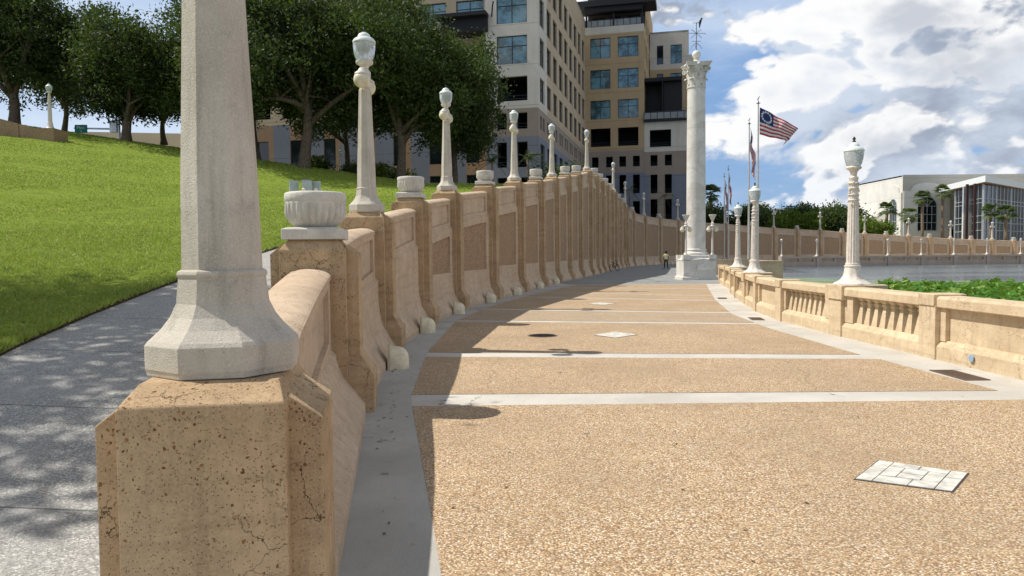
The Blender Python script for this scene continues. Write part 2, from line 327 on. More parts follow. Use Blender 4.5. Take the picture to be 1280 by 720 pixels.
# ---------------------------------------------------------------- mesh helper
class MB:
    def __init__(s): s.v = []; s.f = []; s.mi = []
    def add(s, vs, fs, mi=0):
        o = len(s.v); s.v += [tuple(x) for x in vs]; s.f += [tuple(i + o for i in f) for f in fs]; s.mi += [mi] * len(fs)
    def quad(s, a, b, c, d, mi=0): s.add([a, b, c, d], [(0, 1, 2, 3)], mi)
    def box(s, x0, x1, y0, y1, z0, z1, mi=0, M=None):
        vs = [Vector(p) for p in ((x0, y0, z0), (x1, y0, z0), (x1, y1, z0), (x0, y1, z0), (x0, y0, z1), (x1, y0, z1), (x1, y1, z1), (x0, y1, z1))]
        if M: vs = [M @ p if isinstance(M, Matrix) else M(p) for p in vs]
        s.add(vs, [(0, 3, 2, 1), (4, 5, 6, 7), (0, 1, 5, 4), (1, 2, 6, 5), (2, 3, 7, 6), (3, 0, 4, 7)], mi)
    def rings(s, rings, cap0=True, cap1=True, mi=0, closed=True):
        o = len(s.v); n = len(rings[0])
        for r in rings: s.v += [tuple(p) for p in r]
        for k in range(len(rings) - 1):
            for i in range(n if closed else n - 1):
                j = (i + 1) % n; s.f.append((o + k * n + i, o + k * n + j, o + (k + 1) * n + j, o + (k + 1) * n + i)); s.mi.append(mi)
        if cap0: s.f.append(tuple(o + i for i in reversed(range(n)))); s.mi.append(mi)
        if cap1: s.f.append(tuple(o + (len(rings) - 1) * n + i for i in range(n))); s.mi.append(mi)
    def lathe(s, prof, n=24, c=(0, 0, 0), mi=0, rot=0., mod=None, sq=None):
        rs = []
        for (r, z) in prof:
            ring = []
            for i in range(n):
                a = rot + 2 * math.pi * i / n; rr = r * (mod(a, z) if mod else 1)
                ring.append((c[0] + rr * math.cos(a), c[1] + rr * math.sin(a), c[2] + z))
            rs.append(ring)
        s.rings(rs, True, True, mi)
    def tube(s, pts, rad, n=8, mi=0):
        pts = [Vector(p) for p in pts]; rs = []
        if not isinstance(rad, (list, tuple)): rad = [rad] * len(pts)
        for k, p in enumerate(pts):
            d = (pts[min(k + 1, len(pts) - 1)] - pts[max(k - 1, 0)]).normalized()
            u = d.cross(Vector((.13, .31, .94) if abs(d.z) < .9 else (1, .1, 0))).normalized(); v = d.cross(u)
            rs.append([p + (u * math.cos(2 * math.pi * i / n) + v * math.sin(2 * math.pi * i / n)) * rad[k] for i in range(n)])
        s.rings(rs, True, True, mi)
    def ball(s, c, r, n=16, m=10, sz=1., mi=0):
        s.lathe([(max(1e-4, r * math.sin(math.pi * k / m)), -r * sz * math.cos(math.pi * k / m)) for k in range(m + 1)], n, c, mi)
    def build(s, name, mats, parent=None, smooth=False, angle=None):
        me = bpy.data.meshes.new(name); off = parent['_o'] if (parent is not None and '_o' in parent) else None
        v = s.v
        if off: v = [(a - off[0], b - off[1], c - off[2]) for a, b, c in v]
        me.from_pydata(v, [], s.f)
        if not isinstance(mats, (list, tuple)): mats = [mats]
        for m in mats: me.materials.append(m)
        me.polygons.foreach_set('material_index', s.mi)
        if smooth: me.polygons.foreach_set('use_smooth', [True] * len(me.polygons))
        me.update()
        if smooth and angle: me.set_sharp_from_angle(angle=R(angle))
        o = bpy.data.objects.new(name, me); COL.objects.link(o)
        if parent is not None: o.parent = parent
        return o
def tag(o, label=None, cat=None, group=None, kind=None):
    if label: o['label'] = label
    if cat: o['category'] = cat
    if group: o['group'] = group
    if kind: o['kind'] = kind
    return o
def empty(name, loc=(0, 0, 0), rz=0., label=None, cat=None, group=None, world=False):
    o = bpy.data.objects.new(name, None); COL.objects.link(o); o.location = loc; o.rotation_euler = (0, 0, rz); o.empty_display_size = .2
    if world: o['_o'] = [float(x) for x in loc]
    return tag(o, label, cat, group)
def sub(o, parent):        # world-coordinate sub-part: shares its parent's offset
    o['_o'] = parent['_o']; return o
def copy_tree(o, parent=None):
    c = o.copy(); COL.objects.link(c); c.parent = parent
    for ch in list(o.children): copy_tree(ch, c)
    return c
ORD = 'zeroth first second third fourth fifth sixth seventh eighth ninth tenth eleventh twelfth thirteenth fourteenth fifteenth sixteenth seventeenth eighteenth nineteenth twentieth'.split()

# ---------------------------------------------------------------- plan curves
PIERS = [(-1.2, 3.08, 1.13, 'L'), (-2.03, 7.7, 1.77, 'U'), (-2.44, 12.55, 2.34, 'L'), (-2.32, 17.2, 2.92, 'U'), (-1.89, 21.9, 3.5, 'L'), (-.93, 26.6, 4.1, 'U'),
 (.14, 31.8, 4.75, 'L'), (1.24, 37, 5.33, 'U'), (2.33, 42.4, 6.02, 'L'), (3.38, 46.5, 6.57, 'U'), (4.43, 50.5, 7.09, 'U'), (5.66, 55.5, 7.85, 'L'), (6.7, 60, 7.99, 'U'),
 (7.68, 64.5, 8.02, 'U'), (8.7, 69, 8.09, 'U'), (9.73, 73.5, 8.03, 'U'), (10.72, 78, 8.18, 'L'), (11.88, 82.5, 7.72, 'U'), (12.88, 86, 7.51, 'U'), (13.57, 88.5, 7.2, 'L'),
 (15.09, 93, 6.9, 'U'), (17.66, 99, 6.71, 'L'), (20.68, 104, 6.63, 'U'), (24.21, 108, 6.46, 'L'), (28.6, 111.5, 6.28, 'U'), (33.22, 115, 6.15, 'L'), (37.91, 118, 5.92, 'U'),
 (42.8, 121, 5.67, 'L'), (47.36, 123, 5.5, 'U'), (51.84, 124.5, 5.32, 'L'), (55.98, 125.5, 5.04, 'U'), (60.19, 126.3, 4.76, 'L'), (64.2, 127, 4.54, 'U'), (68.31, 127.5, 4.31, 'L'),
 (72.21, 128, 4.06, 'U'), (76.03, 128.3, 3.81, 'L'), (79.72, 128.5, 3.66, 'U'), (83.5, 128.7, 3.52, 'L'), (87.33, 128.8, 3.35, 'U'), (91.09, 128.8, 3.18, 'L'), (94.78, 128.7, 3.0, 'U'),
 (98.38, 128.5, 2.83, 'L'), (101.74, 128, 2.65, 'U'), (105.07, 127.5, 2.5, 'L')]
def crs(pts, sub_=6):
    out_ = []; P = [Vector(p) for p in pts]; P = [P[0] * 2 - P[1]] + P + [P[-1] * 2 - P[-2]]
    for i in range(1, len(P) - 2):
        for k in range(sub_):
            t = k / sub_; a, b, c, d = P[i - 1:i + 3]
            out_.append(.5 * ((2 * b) + (c - a) * t + (2 * a - 5 * b + 4 * c - d) * t * t + (3 * b - a - 3 * c + d) * t ** 3))
    out_.append(P[-2]); return out_
# extended wall line: (x, y, top height)
EXT = [(1.5, -60, 1.0), (.5, -25, 1.05), (-.2, -6, 1.06), (-.75, 0, 1.08)] + [p[:3] for p in PIERS] + [(125, 120, 2.5), (145, 100, 2.5), (158, 70, 2.5), (162, 20, 2.5), (160, -60, 2.5)]
WL = crs(EXT, 3)
def wall_d(x, y):      # nearest point on wall line -> (dist, top)
    best = 1e9; zt = 1
    for i in range(len(WL) - 1):
        a = WL[i]; b = WL[i + 1]; dx, dy = b.x - a.x, b.y - a.y; t = max(0, min(1, ((x - a.x) * dx + (y - a.y) * dy) / (dx * dx + dy * dy + 1e-9)))
        q = math.hypot(x - a.x - dx * t, y - a.y - dy * t)
        if q < best: best = q; zt = a.z + (b.z - a.z) * t
    return best, zt
def bank(d, y):
    w_ = max(0, min(1, (92 - y) / 28)) if y > 64 else 1.
    return w_ * (0. if d < 4 else (.02 * (d - 4) if d < 13 else .18 + .155 * (min(d, 50) - 13)))
def wall_at(y):
    for a, b in zip(WL[:-1], WL[1:]):
        if a.y <= y <= b.y: t = (y - a.y) / (b.y - a.y + 1e-9); return a.x + (b.x - a.x) * t, a.z + (b.z - a.z) * t
    return WL[0].x, WL[0].z
def land_h(x, y):
    if y < 93: wx, zt = wall_at(y); d = wx - x
    else: d, zt = wall_d(x, y)
    return max(0., zt - 1.06) + bank(d, y) + (.06 * mnoise.noise(Vector((x * .25, y * .25, 0))) if d > 4 else 0)

# ---------------------------------------------------------------- the land behind the wall
def strip_sheet(idx, ds, name, m, dz=0., label=None):
    mb = MB(); rows = []
    for i in idx:
        a = WL[max(i - 1, 0)]; b = WL[min(i + 1, len(WL) - 1)]; t = Vector((b.x - a.x, b.y - a.y)).normalized(); nx, ny = -t.y, t.x
        p = WL[i]; row = []
        for d in ds:
            x, y = p.x + nx * d, p.y + ny * d
            if d > 80: h = max(0., p.z - 1.06) + bank(50, p.y); h = h + (6.0 - h) * min(1, (d - 80) / 300)
            elif d > 3.5 and p.y < 90 and y > WL[0].y: h = land_h(x, y)
            else: h = max(0., p.z - 1.06)
            row.append((x, y, h + dz))
        rows.append(row)
    n = len(ds); mb.v = [p for r in rows for p in r]
    for i in range(len(rows) - 1):
        for j in range(n - 1):
            mb.f.append((i * n + j, (i + 1) * n + j, (i + 1) * n + j + 1, i * n + j + 1)); mb.mi.append(0)
    o = mb.build(name, m, None, True); tag(o, kind='structure'); return o
N = len(WL); iY62 = max(i for i in range(N // 2) if WL[i].y < 63)
EDGE = 2.95
strip_sheet(range(0, iY62 + 1), [EDGE, 3.3, 4, 5, 6, 7.5, 9, 11, 13, 15, 18, 21, 25, 30, 35, 40, 50, 65, 80], 'lawn', GRASS, .035)
strip_sheet(range(0, iY62 + 1), [.2, .8, 1.5, 2.2, EDGE + .02], 'sidewalk', WALK, .004)
GND = flat('worn_grey_green_ground', (.24, .24, .17), .95, 0, .2, .2, .05)
strip_sheet(range(iY62, N), [.2, 2, 5, 10, 20, 40, 80, 150, 400, 1200, 4000], 'ground', GND, -.02)
strip_sheet(range(0, iY62 + 1), [79.5, 150, 400, 1200, 4000], 'distant_ground', GND, -.03)
# soil edge under the lawn lip
mb = MB(); prev = None
SOIL = flat('dark_soil', (.06, .045, .03), .95, 0, .4, 20, .05)
for i in range(0, iY62 + 1):
    a = WL[max(i - 1, 0)]; b = WL[i + 1]; t = Vector((b.x - a.x, b.y - a.y)).normalized(); p = WL[i]
    q = [(p.x - t.y * d, p.y + t.x * d, max(0, p.z - 1.06) + h) for d, h in ((EDGE - .03, .006), (EDGE, .036), (EDGE + .05, .042))]
    if prev: mb.quad(prev[0], prev[1], q[1], q[0]); mb.quad(prev[1], prev[2], q[2], q[1])
    prev = q
tag(mb.build('lawn_edge_soil', SOIL), kind='structure')

# grass blades
def blades():
    rs = np.random.RandomState(3); n = 260000
    Y = 5.5 * (1 - rs.rand(n) * (1 - (5.5 / 56.) ** .55)) ** (-1 / .55)
    u = rs.rand(n); wx = np.interp(Y, [p.y for p in WL[:iY62]], [p.x for p in WL[:iY62]]); wt = np.interp(Y, [p.y for p in WL[:iY62]], [p.z for p in WL[:iY62]])
    # distance from wall line: slope of the wall considered small
    dmax = np.maximum(wx + .86 * Y + 3.0, 3.6); d = EDGE - .02 + (dmax - EDGE) * u
    slope = np.gradient(wx[np.argsort(Y)])[np.argsort(np.argsort(Y))] * 0
    tx = np.interp(Y, [p.y for p in WL[1:iY62]], [(WL[i + 1].x - WL[i - 1].x) / (WL[i + 1].y - WL[i - 1].y) for i in range(1, iY62)])
    c = 1 / np.sqrt(1 + tx * tx); X = wx - d * c; YY = Y + d * tx * c
    X0 = X; wx2 = np.interp(YY, [p.y for p in WL[:iY62]], [p.x for p in WL[:iY62]]); wt2 = np.interp(YY, [p.y for p in WL[:iY62]], [p.z for p in WL[:iY62]]); dd_ = wx2 - X
    bk = np.where(dd_ < 4, 0, np.where(dd_ < 13, .02 * (dd_ - 4), .18 + .155 * (np.minimum(dd_, 50) - 13)))
    Z = np.maximum(0, np.where(d > 3.5, wt2, wt) - 1.06) + bk + .03
    Z = Z + .06 * np.array([mnoise.noise(Vector((x * .25, y * .25, 0))) if dd > 4 else 0 for x, y, dd in zip(X, YY, d)])
    a = rs.rand(n) * 2 * np.pi; wd = .0035 + .0009 * Y * (.6 + .8 * rs.rand(n)); h = (.022 + .03 * rs.rand(n)) * (1 + .014 * Y)
    h *= np.where(d < EDGE + .12, 1.5, 1.); le = rs.randn(n, 2) * .6
    v = np.zeros((n, 3, 3)); v[:, 0] = np.c_[X - np.cos(a) * wd, YY - np.sin(a) * wd, Z]; v[:, 1] = np.c_[X + np.cos(a) * wd, YY + np.sin(a) * wd, Z]
    v[:, 2] = np.c_[X + le[:, 0] * h, YY + le[:, 1] * h, Z + h]
    return v.reshape(-1, 3)
def tri_mesh(name, v, m, parent=None, k=3):
    me = bpy.data.meshes.new(name); n = len(v) // k
    me.vertices.add(len(v)); me.vertices.foreach_set('co', np.asarray(v, dtype=np.float32).ravel())
    me.loops.add(len(v)); me.loops.foreach_set('vertex_index', np.arange(len(v), dtype=np.int32))
    me.polygons.add(n); me.polygons.foreach_set('loop_start', np.arange(n, dtype=np.int32) * k)
    me.materials.append(m); me.update(calc_edges=True); me.validate()
    o = bpy.data.objects.new(name, me); COL.objects.link(o)
    if parent is not None: o.parent = parent
    return o
tag(tri_mesh('grass', blades(), BLADE), 'short green grass blades covering the sloping lawn', 'grass', kind='stuff')

# ---------------------------------------------------------------- promenade deck, paving, water
SHORE = [(7.4, -30), (6.9, -5), (6.75, 3), (6.62, 9), (6.55, 14.1), (6.62, 17.2), (7.05, 20.1), (7.7, 23.1), (8.3, 26.1), (9.05, 29.1), (9.9, 32), (10.6, 35), (11.3, 38.9), (13.2, 43), (15.2, 49), (16.2, 53.6), (17.4, 54), (17.5, 58),
         (21.1, 58), (21.6, 62), (26, 78), (33, 96), (37.4, 107.6), (39.3, 108.2), (46, 110.5), (54, 113), (64, 116), (74, 118.3), (84, 119.6), (95, 119.8), (106, 118.5), (118, 112), (134, 94), (145, 66), (149, 20), (148, -30)]
wallp = [(p.x, p.y) for p in WL if -31 < p.y or p.x > 50]
wallp = [(-.5, -30)] + [(p.x, p.y) for p in WL if p.y > -26 and p.x < 150] + [(158, 70), (162, 20), (161, -30)]
def poly_sheet(name, pts, z, m, thick=None, kind='structure'):
    tri = tessellate_polygon([[Vector((x, y, 0)) for x, y in pts]]); mb = MB()
    mb.v = [(x, y, z) for x, y in pts]; mb.f = []
    for a, b, c in tri:
        A, B, C_ = (Vector(pts[i]) for i in (a, b, c)); cr = (B - A).cross(C_ - A) if hasattr(Vector((0, 0)), 'cross') else 1
        mb.f.append((a, b, c) if (B.x - A.x) * (C_.y - A.y) - (B.y - A.y) * (C_.x - A.x) > 0 else (a, c, b)); mb.mi.append(0)
    if thick:
        n = len(pts)
        for i in range(n):
            j = (i + 1) % n; p, q = pts[i], pts[j]; mb.quad((p[0], p[1], z), (q[0], q[1], z), (q[0], q[1], z - thick), (p[0], p[1], z - thick))
    o = mb.build(name, m); tag(o, kind=kind); return o
poly_sheet('promenade', wallp + list(reversed(SHORE)), 0., CONC, 1.4)
wb = MB(); wb.quad((-10, -160, -.6), (300, -160, -.6), (300, 160, -.6), (-10, 160, -.6))
tag(wb.build('water', WATER), kind='structure')
wb = MB(); wb.quad((-400, -400, -1.5), (500, -400, -1.5), (500, 400, -1.5), (-400, 400, -1.5)); tag(wb.build('lake_bed', SOIL), kind='structure')

AL = [(-.1, -12), (-.25, 0), (-.36, 3.63), (-1.07, 7.77), (-1.16, 8.4), (-1.4, 12), (-1.36, 17.8), (-.86, 21.8), (.42, 27.84), (1.42, 31.2), (2.48, 35.2), (3.32, 38.25)]
AR = [(5.9, -12), (5.7, 3), (5.54, 7.96), (5.44, 10.9), (5.38, 11.53), (5.4, 15.56), (5.72, 19.2), (6.87, 24.96), (8.9, 33.5), (9.96, 37.84)]
def isect(poly, ln):     # ln: y = a + b x
    a, b = ln
    for (x0, y0), (x1, y1) in zip(poly[:-1], poly[1:]):
        f0 = y0 - a - b * x0; f1 = y1 - a - b * x1
        if f0 * f1 <= 0: t = f0 / (f0 - f1 + 1e-12); return (x0 + (x1 - x0) * t, y0 + (y1 - y0) * t)
    return poly[-1]
def line(p, q): b = (q[1] - p[1]) / (q[0] - p[0]); return (p[1] - b * p[0], b)
bands = [(line((-1.07, 7.77), (5.46, 7.83)), line((-1.16, 8.42), (5.44, 8.36))), (line((-1.4, 11.59), (5.45, 10.9)), line((-1.39, 12.1), (5.38, 11.4)))]
for p, q, w_ in (((-1.33, 17.91), (5.51, 16.55), .36), ((-.85, 21.67), (5.75, 19.65), .36), ((.42, 27.84), (6.8, 24.71), .38), ((1.41, 31.03), (7.5, 27.59), .38), ((2.48, 35.18), (8.74, 32.92), .38)):
    a, b = line(p, q); bands.append(((a - w_ / 2, b), (a + w_ / 2, b)))
edges = [((-9., 0.))] ; panels = []; cur = (-9., 0.)
for nr, fr in bands: panels.append((cur, nr)); cur = fr
panels.append((cur, line((3.32, 38.1), (9.96, 37.6))))
for k, (l0, l1) in enumerate(panels):
    mb = MB(); n = 12; rows = []
    for i in range(n + 1):
        t = i / n; ln = (l0[0] * (1 - t) + l1[0] * t, l0[1] * (1 - t) + l1[1] * t); rows.append((isect(AL, ln), isect(AR, ln)))
    for (a, b), (c, d) in zip(rows[:-1], rows[1:]): mb.quad((a[0], a[1], .004), (b[0], b[1], .004), (d[0], d[1], .004), (c[0], c[1], .004))
    tag(mb.build('promenade_paving', AGGD if k in (3,) else AGG), kind='structure')
STRIPC = mat('darker_gutter_concrete', lambda t, b, p, m: f_conc(t, b, p, m, (.39, .372, .335), (.51, .49, .445)), .9, .2)  # slightly darker concrete for the strip along the wall foot
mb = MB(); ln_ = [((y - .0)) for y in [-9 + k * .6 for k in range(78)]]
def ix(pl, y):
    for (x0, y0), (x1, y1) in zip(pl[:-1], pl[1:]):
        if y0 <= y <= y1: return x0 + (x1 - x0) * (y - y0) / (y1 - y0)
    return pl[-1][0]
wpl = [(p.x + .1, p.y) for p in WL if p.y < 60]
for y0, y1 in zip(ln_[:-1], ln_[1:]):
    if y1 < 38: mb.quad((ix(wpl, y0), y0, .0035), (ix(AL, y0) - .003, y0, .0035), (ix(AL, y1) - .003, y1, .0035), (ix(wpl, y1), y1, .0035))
tag(mb.build('gutter_strip', STRIPC), kind='structure')
gp = [(3.0, 38.4), (10.9, 37.95), (11.2, 39.0)] + [(x - .3, y) for x, y in SHORE[13:17]] + [(20.5, 58.6), (21.2, 62)] + [(x - .3, y) for x, y in SHORE[20:23]]
wp = [(p.x + .55, p.y - .1) for p in WL if 39 < p.y and p.x < 36]
poly_sheet('brick_paving', gp + list(reversed(wp)), .004, PAVE)

# ---------------------------------------------------------------- retaining wall
def frame2(P0, P1):
    d = Vector((P1[0] - P0[0], P1[1] - P0[1])); L = d.length; d.normalize(); nrm = Vector((d.y, -d.x)); return d, nrm, L
def pier_mesh(i, root):
    x, y, zt, k = PIERS[i]
    a = PIERS[max(i - 1, 0)]; b = PIERS[min(i + 1, len(PIERS) - 1)]
    t = Vector((b[0] - a[0], b[1] - a[1])).normalized(); n = Vector((t.y, -t.x))
    def W(u, v, z): return (x + t.x * u + n.x * v, y + t.y * u + n.y * v, z)
    mb = MB()
    def slab(us, secs):   # sections: (z, tu0,tu1,n0,n1)
        mb.rings([[W(u0, n0, z), W(u1, n0, z), W(u1, n1, z), W(u0, n1, z)][::-1] for z, u0, u1, n0, n1 in secs])
    c = .325; z0 = -.02; cf = .325 if i else .45; dz_ = .11 if i else .07; cn = c if i else .29; wn = .445 if i else .415
    slab(0, [(z0, -cf, c, -cn, cn), (zt - dz_, -cf, c, -cn, cn), (zt - dz_ + .01, -cf + .006, c - .006, -cn + .006, cn - .006), (zt, -cf + (.085 if i else .15), c - .085, -cn + (.085 if i else .04), cn - (.085 if i else .04))])
    wf = .22 if i else .34
    # promenade wing with flared foot; walk-side wing
    w0 = .22; hf = min(.42, zt * .36) if i else .02; top = zt - .16
    mb.rings([[W(-wf, cn - .015, z), W(w0, cn - .015, z), W(w0, nn, z), W(-wf, nn, z)][::-1] for z, nn in ((z0, .56 if i else wn + .002), (hf, .56 if i else wn + .002), (hf + .17, wn), (top, wn))] + [[W(-wf, cn - .015, top + .11), W(w0, cn - .015, top + .11), W(w0, wn, top + .012), W(-wf, wn, top + .012)][::-1]])
    mb.rings([[W(-wf + .01, cn - .015, z), W(w0 - .01, cn - .015, z), W(w0 - .01, nn, z), W(-wf + .01, nn, z)] for z, nn in ((z0, -wn + .015), (top, -wn + .015))] + [[W(-wf + .01, -cn + .015, top + .11), W(w0 - .01, -cn + .015, top + .11), W(w0 - .01, -wn + .015, top + .012), W(-wf + .01, -wn + .015, top + .012)]])
    # wider foot block
    if i: mb.rings([[W(-u, .30, z), W(u, .30, z), W(u, nn, z), W(-u, nn, z)][::-1] for z, nn, u in ((z0, .585, .30), (hf - .03, .585, .30), (hf + .10, .47, .235))])
    o = mb.build('pier', TAN, root)
    bv = o.modifiers.new('b', 'BEVEL'); bv.width = .007; bv.segments = 1 if i > 3 else 2; bv.limit_method = 'ANGLE'
    if i > 12: o.modifiers.remove(bv)
    return o
def bay_mesh(i, root):
    x0, y0, za, _ = PIERS[i]; x1, y1, zb, _ = PIERS[i + 1]; d, n, L = frame2((x0, y0), (x1, y1)); c = .3
    A0 = .17; za -= A0 + (.03 if i == 0 else 0); zb -= .31 if i < 2 else (.27 if i < 6 else .2)
    U0, U1 = c, L - c
    def top(u): t = u / L; return za + (zb - za) * t + (.06 if i < 2 else .015) * math.sin(math.pi * min(1, t * 1.05))
    def W(u, nn, z): return (x0 + d.x * u + n.x * nn, y0 + d.y * u + n.y * nn, z)
    S = 8; us = [U0 + (U1 - U0) * k / S for k in range(S + 1)]; mb = MB(); ins = MB()
    ft = .27; h2 = .82  # height of upper band
    def strg(u): return max(.34, top(u) - h2)
    # lower body profile rows (fraction of the string height)
    rows = [lambda u: (.48, -.02), lambda u: (.475, .1), lambda u: (.37, min(.26, strg(u) * .4)), lambda u: (.265, min(.45, strg(u) * .62)), lambda u: (.218, min(.68, strg(u) * .82)), lambda u: (.20, min(.92, strg(u) * .93))]
    if i == 0: rows = [(lambda u, f=f_: (min(f(u)[0], .40 + .1 * u / L), f(u)[1])) for f_ in rows]
    inset = min(za, zb) - h2 > 1.75
    g = [[W(u, *r(u)) for r in rows] for u in us]
    for k in range(S):
        for r in range(len(rows) - 1): mb.quad(g[k][r], g[k + 1][r], g[k + 1][r + 1], g[k][r + 1])
    for u in (U0, U1): mb.add([W(u, *r_(u)) for r_ in rows] + [W(u, .1, rows[-1](u)[1]), W(u, .1, -.02)], [tuple(range(len(rows) + 2))])
    zl = 1.18 if min(za, zb) > 3.4 else 1.1
    def face(u, z, nn=.20): return W(u, nn, z)
    if inset:
        ua, ub = U0 + .42, U1 - .42
        cuts = [U0, ua] + [ua + (ub - ua) * k / 4 for k in range(1, 4)] + [ub, U1]
        for a, b in zip(cuts[:-1], cuts[1:]):
            la, lb = rows[-1](a)[1], rows[-1](b)[1]; sa, sb = strg(a), strg(b)
            if a < ua - 1e-6 or b > ub + 1e-6: mb.quad(face(a, la), face(b, lb), face(b, sb), face(a, sa))
            else:
                mb.quad(face(a, la), face(b, lb), face(b, zl), face(a, zl)); mb.quad(face(a, sa - .2), face(b, sb - .2), face(b, sb), face(a, sa))
                mb.quad(face(a, zl), face(b, zl), face(b, zl, .14), face(a, zl, .14)); mb.quad(face(a, sa - .2, .14), face(b, sb - .2, .14), face(b, sb - .2), face(a, sa - .2))
                ins.quad(face(a, zl, .14), face(b, zl, .14), face(b, sb - .2, .14), face(a, sa - .2, .14))
        for a, s_ in ((ua, 1), (ub, -1)): mb.quad(face(a, zl), face(a, zl, .14), face(a, strg(a) - .2, .14), face(a, strg(a) - .2))
    else:
        for a, b in zip(us[:-1], us[1:]): mb.quad(face(a, rows[-1](a)[1]), face(b, rows[-1](b)[1]), face(b, strg(b)), face(a, strg(a)))
    # ledge, then upper band with its own sunk panel
    ua, ub = U0 + .3, U1 - .3
    for a, b in zip(us[:-1], us[1:]):
        mb.quad(face(a, strg(a)), face(b, strg(b)), W(b, .15, strg(b) + .05), W(a, .15, strg(a) + .05))
    cuts = [U0, ua] + [ua + (ub - ua) * k / 6 for k in range(1, 6)] + [ub, U1]
    def F(u, z, nn=.15): return W(u, nn, z)
    for a, b in zip(cuts[:-1], cuts[1:]):
        s0, s1, t0, t1 = strg(a) + .05, strg(b) + .05, top(a), top(b)
        if a < ua - 1e-6 or b > ub + 1e-6: mb.quad(F(a, s0), F(b, s1), F(b, t1), F(a, t0))
        else:
            p, q = .12, .13; hh0, hh1 = t0 - s0, t1 - s1
            if min(hh0, hh1) < .4: p = q = .08
            mb.quad(F(a, s0), F(b, s1), F(b, s1 + p), F(a, s0 + p)); mb.quad(F(a, t0 - q), F(b, t1 - q), F(b, t1), F(a, t0))
            mb.quad(F(a, s0 + p), F(b, s1 + p), F(b, s1 + p, .10), F(a, s0 + p, .10)); mb.quad(F(a, t0 - q, .10), F(b, t1 - q, .10), F(b, t1 - q), F(a, t0 - q))
            mb.quad(F(a, s0 + p, .10), F(b, s1 + p, .10), F(b, t1 - q, .10), F(a, t0 - q, .10))
    for a in (ua, ub): mb.quad(F(a, strg(a) + .13), F(a, strg(a) + .13, .10), F(a, top(a) - .1, .10), F(a, top(a) - .1))
    mb.quad(W(U0, -.25, -.1), W(U1, -.25, -.1), W(U1, -.25, top(U1)), W(U0, -.25, top(U0)))
    o = mb.build('wall_panel', TANS, root); sub(o, root); o.location = (0, 0, 0)
    if inset: ins.build('inset_panel', INSET, o)
    cp = MB(); prof = [(-.262, -.055), (-.262, -.01), (-.22, .02), (-.14, .043), (-.05, .05), (.04, .043), (.12, .02), (.162, -.01), (.162, -.055)]
    us2 = [U0 + (U1 - U0) * k / 14 for k in range(15)]
    cp.rings([[W(u, nn, top(u) + dz) for nn, dz in prof] for u in us2], True, True)
    cp.build('coping', TANS, o, True, 50)
wall = empty('retaining_wall', (-1.2, 3.08, 0), 0, 'long tall tan concrete retaining wall with piers and sunk panels curving along the promenade', 'wall', world=True)
for i in range(len(PIERS)): pier_mesh(i, wall)
for i in range(len(PIERS) - 1): bay_mesh(i, wall)

# ---------------------------------------------------------------- concrete lamp
def oct_ring(r, z): # r = half across-flats
    rr = r / math.cos(math.pi / 8); return [(rr * math.cos(math.pi / 8 + k * math.pi / 4), rr * math.sin(math.pi / 8 + k * math.pi / 4), z) for k in range(8)]
def make_concrete_lamp():
    root = empty('concrete_lamp_post')
    mb = MB(); mb.rings([oct_ring(r, z) for r, z in ((.278, -.015), (.280, .0), (.284, .012), (.284, .105), (.272, .122), (.265, .128), (.228, .165), (.195, .212), (.172, .265), (.160, .38), (.154, .37), (.154, .375))])
    mb.rings([oct_ring(r, z) for r, z in ((.150, .366), (.164, .372), (.168, .383), (.164, .395), (.150, .402))])
    mb.rings([oct_ring(r, z) for r, z in ((.149, .39), (.142, .75), (.118, 1.4), (.098, 2.02), (.085, 2.06))])
    o = mb.build('shaft', LAMPC, root); bv = o.modifiers.new('b', 'BEVEL'); bv.width = .005; bv.segments = 2; bv.limit_method = 'ANGLE'; bv.angle_limit = R(20)
    mb = MB(); mb.lathe([(.06, 2.05), (.09, 2.08), (.055, 2.12), (.07, 2.2), (.1, 2.25), (.1, 2.33), (.06, 2.38), (.075, 2.43), (.135, 2.465), (.145, 2.485), (.145, 2.51), (.1, 2.515)], 20)
    mb.tube([(0, -.3, 2.3), (0, -.16, 2.34), (0, .16, 2.34), (0, .3, 2.3)], .035, 10)
    mb.build('neck', IRON, root, True, 40)
    for s in (-1, 1):
        mb = MB(); mb.ball((0, .3 * s, 2.14), .135, 18, 12); g = mb.build('globe', CREAM, root, True)
        mb = MB(); mb.lathe([(.03, 2.33), (.05, 2.31), (.06, 2.285), (.11, 2.25), (.118, 2.225), (.1, 2.22)], 16, (0, .3 * s, 0)); mb.build('globe_cap', IRON, root, True, 40)
    mb = MB(); nn = 16; mb.lathe([(.125, 2.513), (.148, 2.55), (.168, 2.61), (.181, 2.69), (.188, 2.77), (.180, 2.812)], 24); mb.build('glass', GLASS, root, True, 40)
    mb = MB(); mb.lathe([(.178, 2.808), (.194, 2.815), (.192, 2.832), (.178, 2.86), (.15, 2.885), (.112, 2.90), (.105, 2.93), (.092, 2.955), (.06, 2.975), (.03, 2.99)], 24); mb.build('glass_cap', GLCAP, root, True, 40)
    mb = MB(); mb.lathe([(.02, 2.98), (.022, 3.0), (.012, 3.015), (.022, 3.035), (.016, 3.05), (.003, 3.08)], 12); mb.build('finial', DARKM, root, True)
    return root
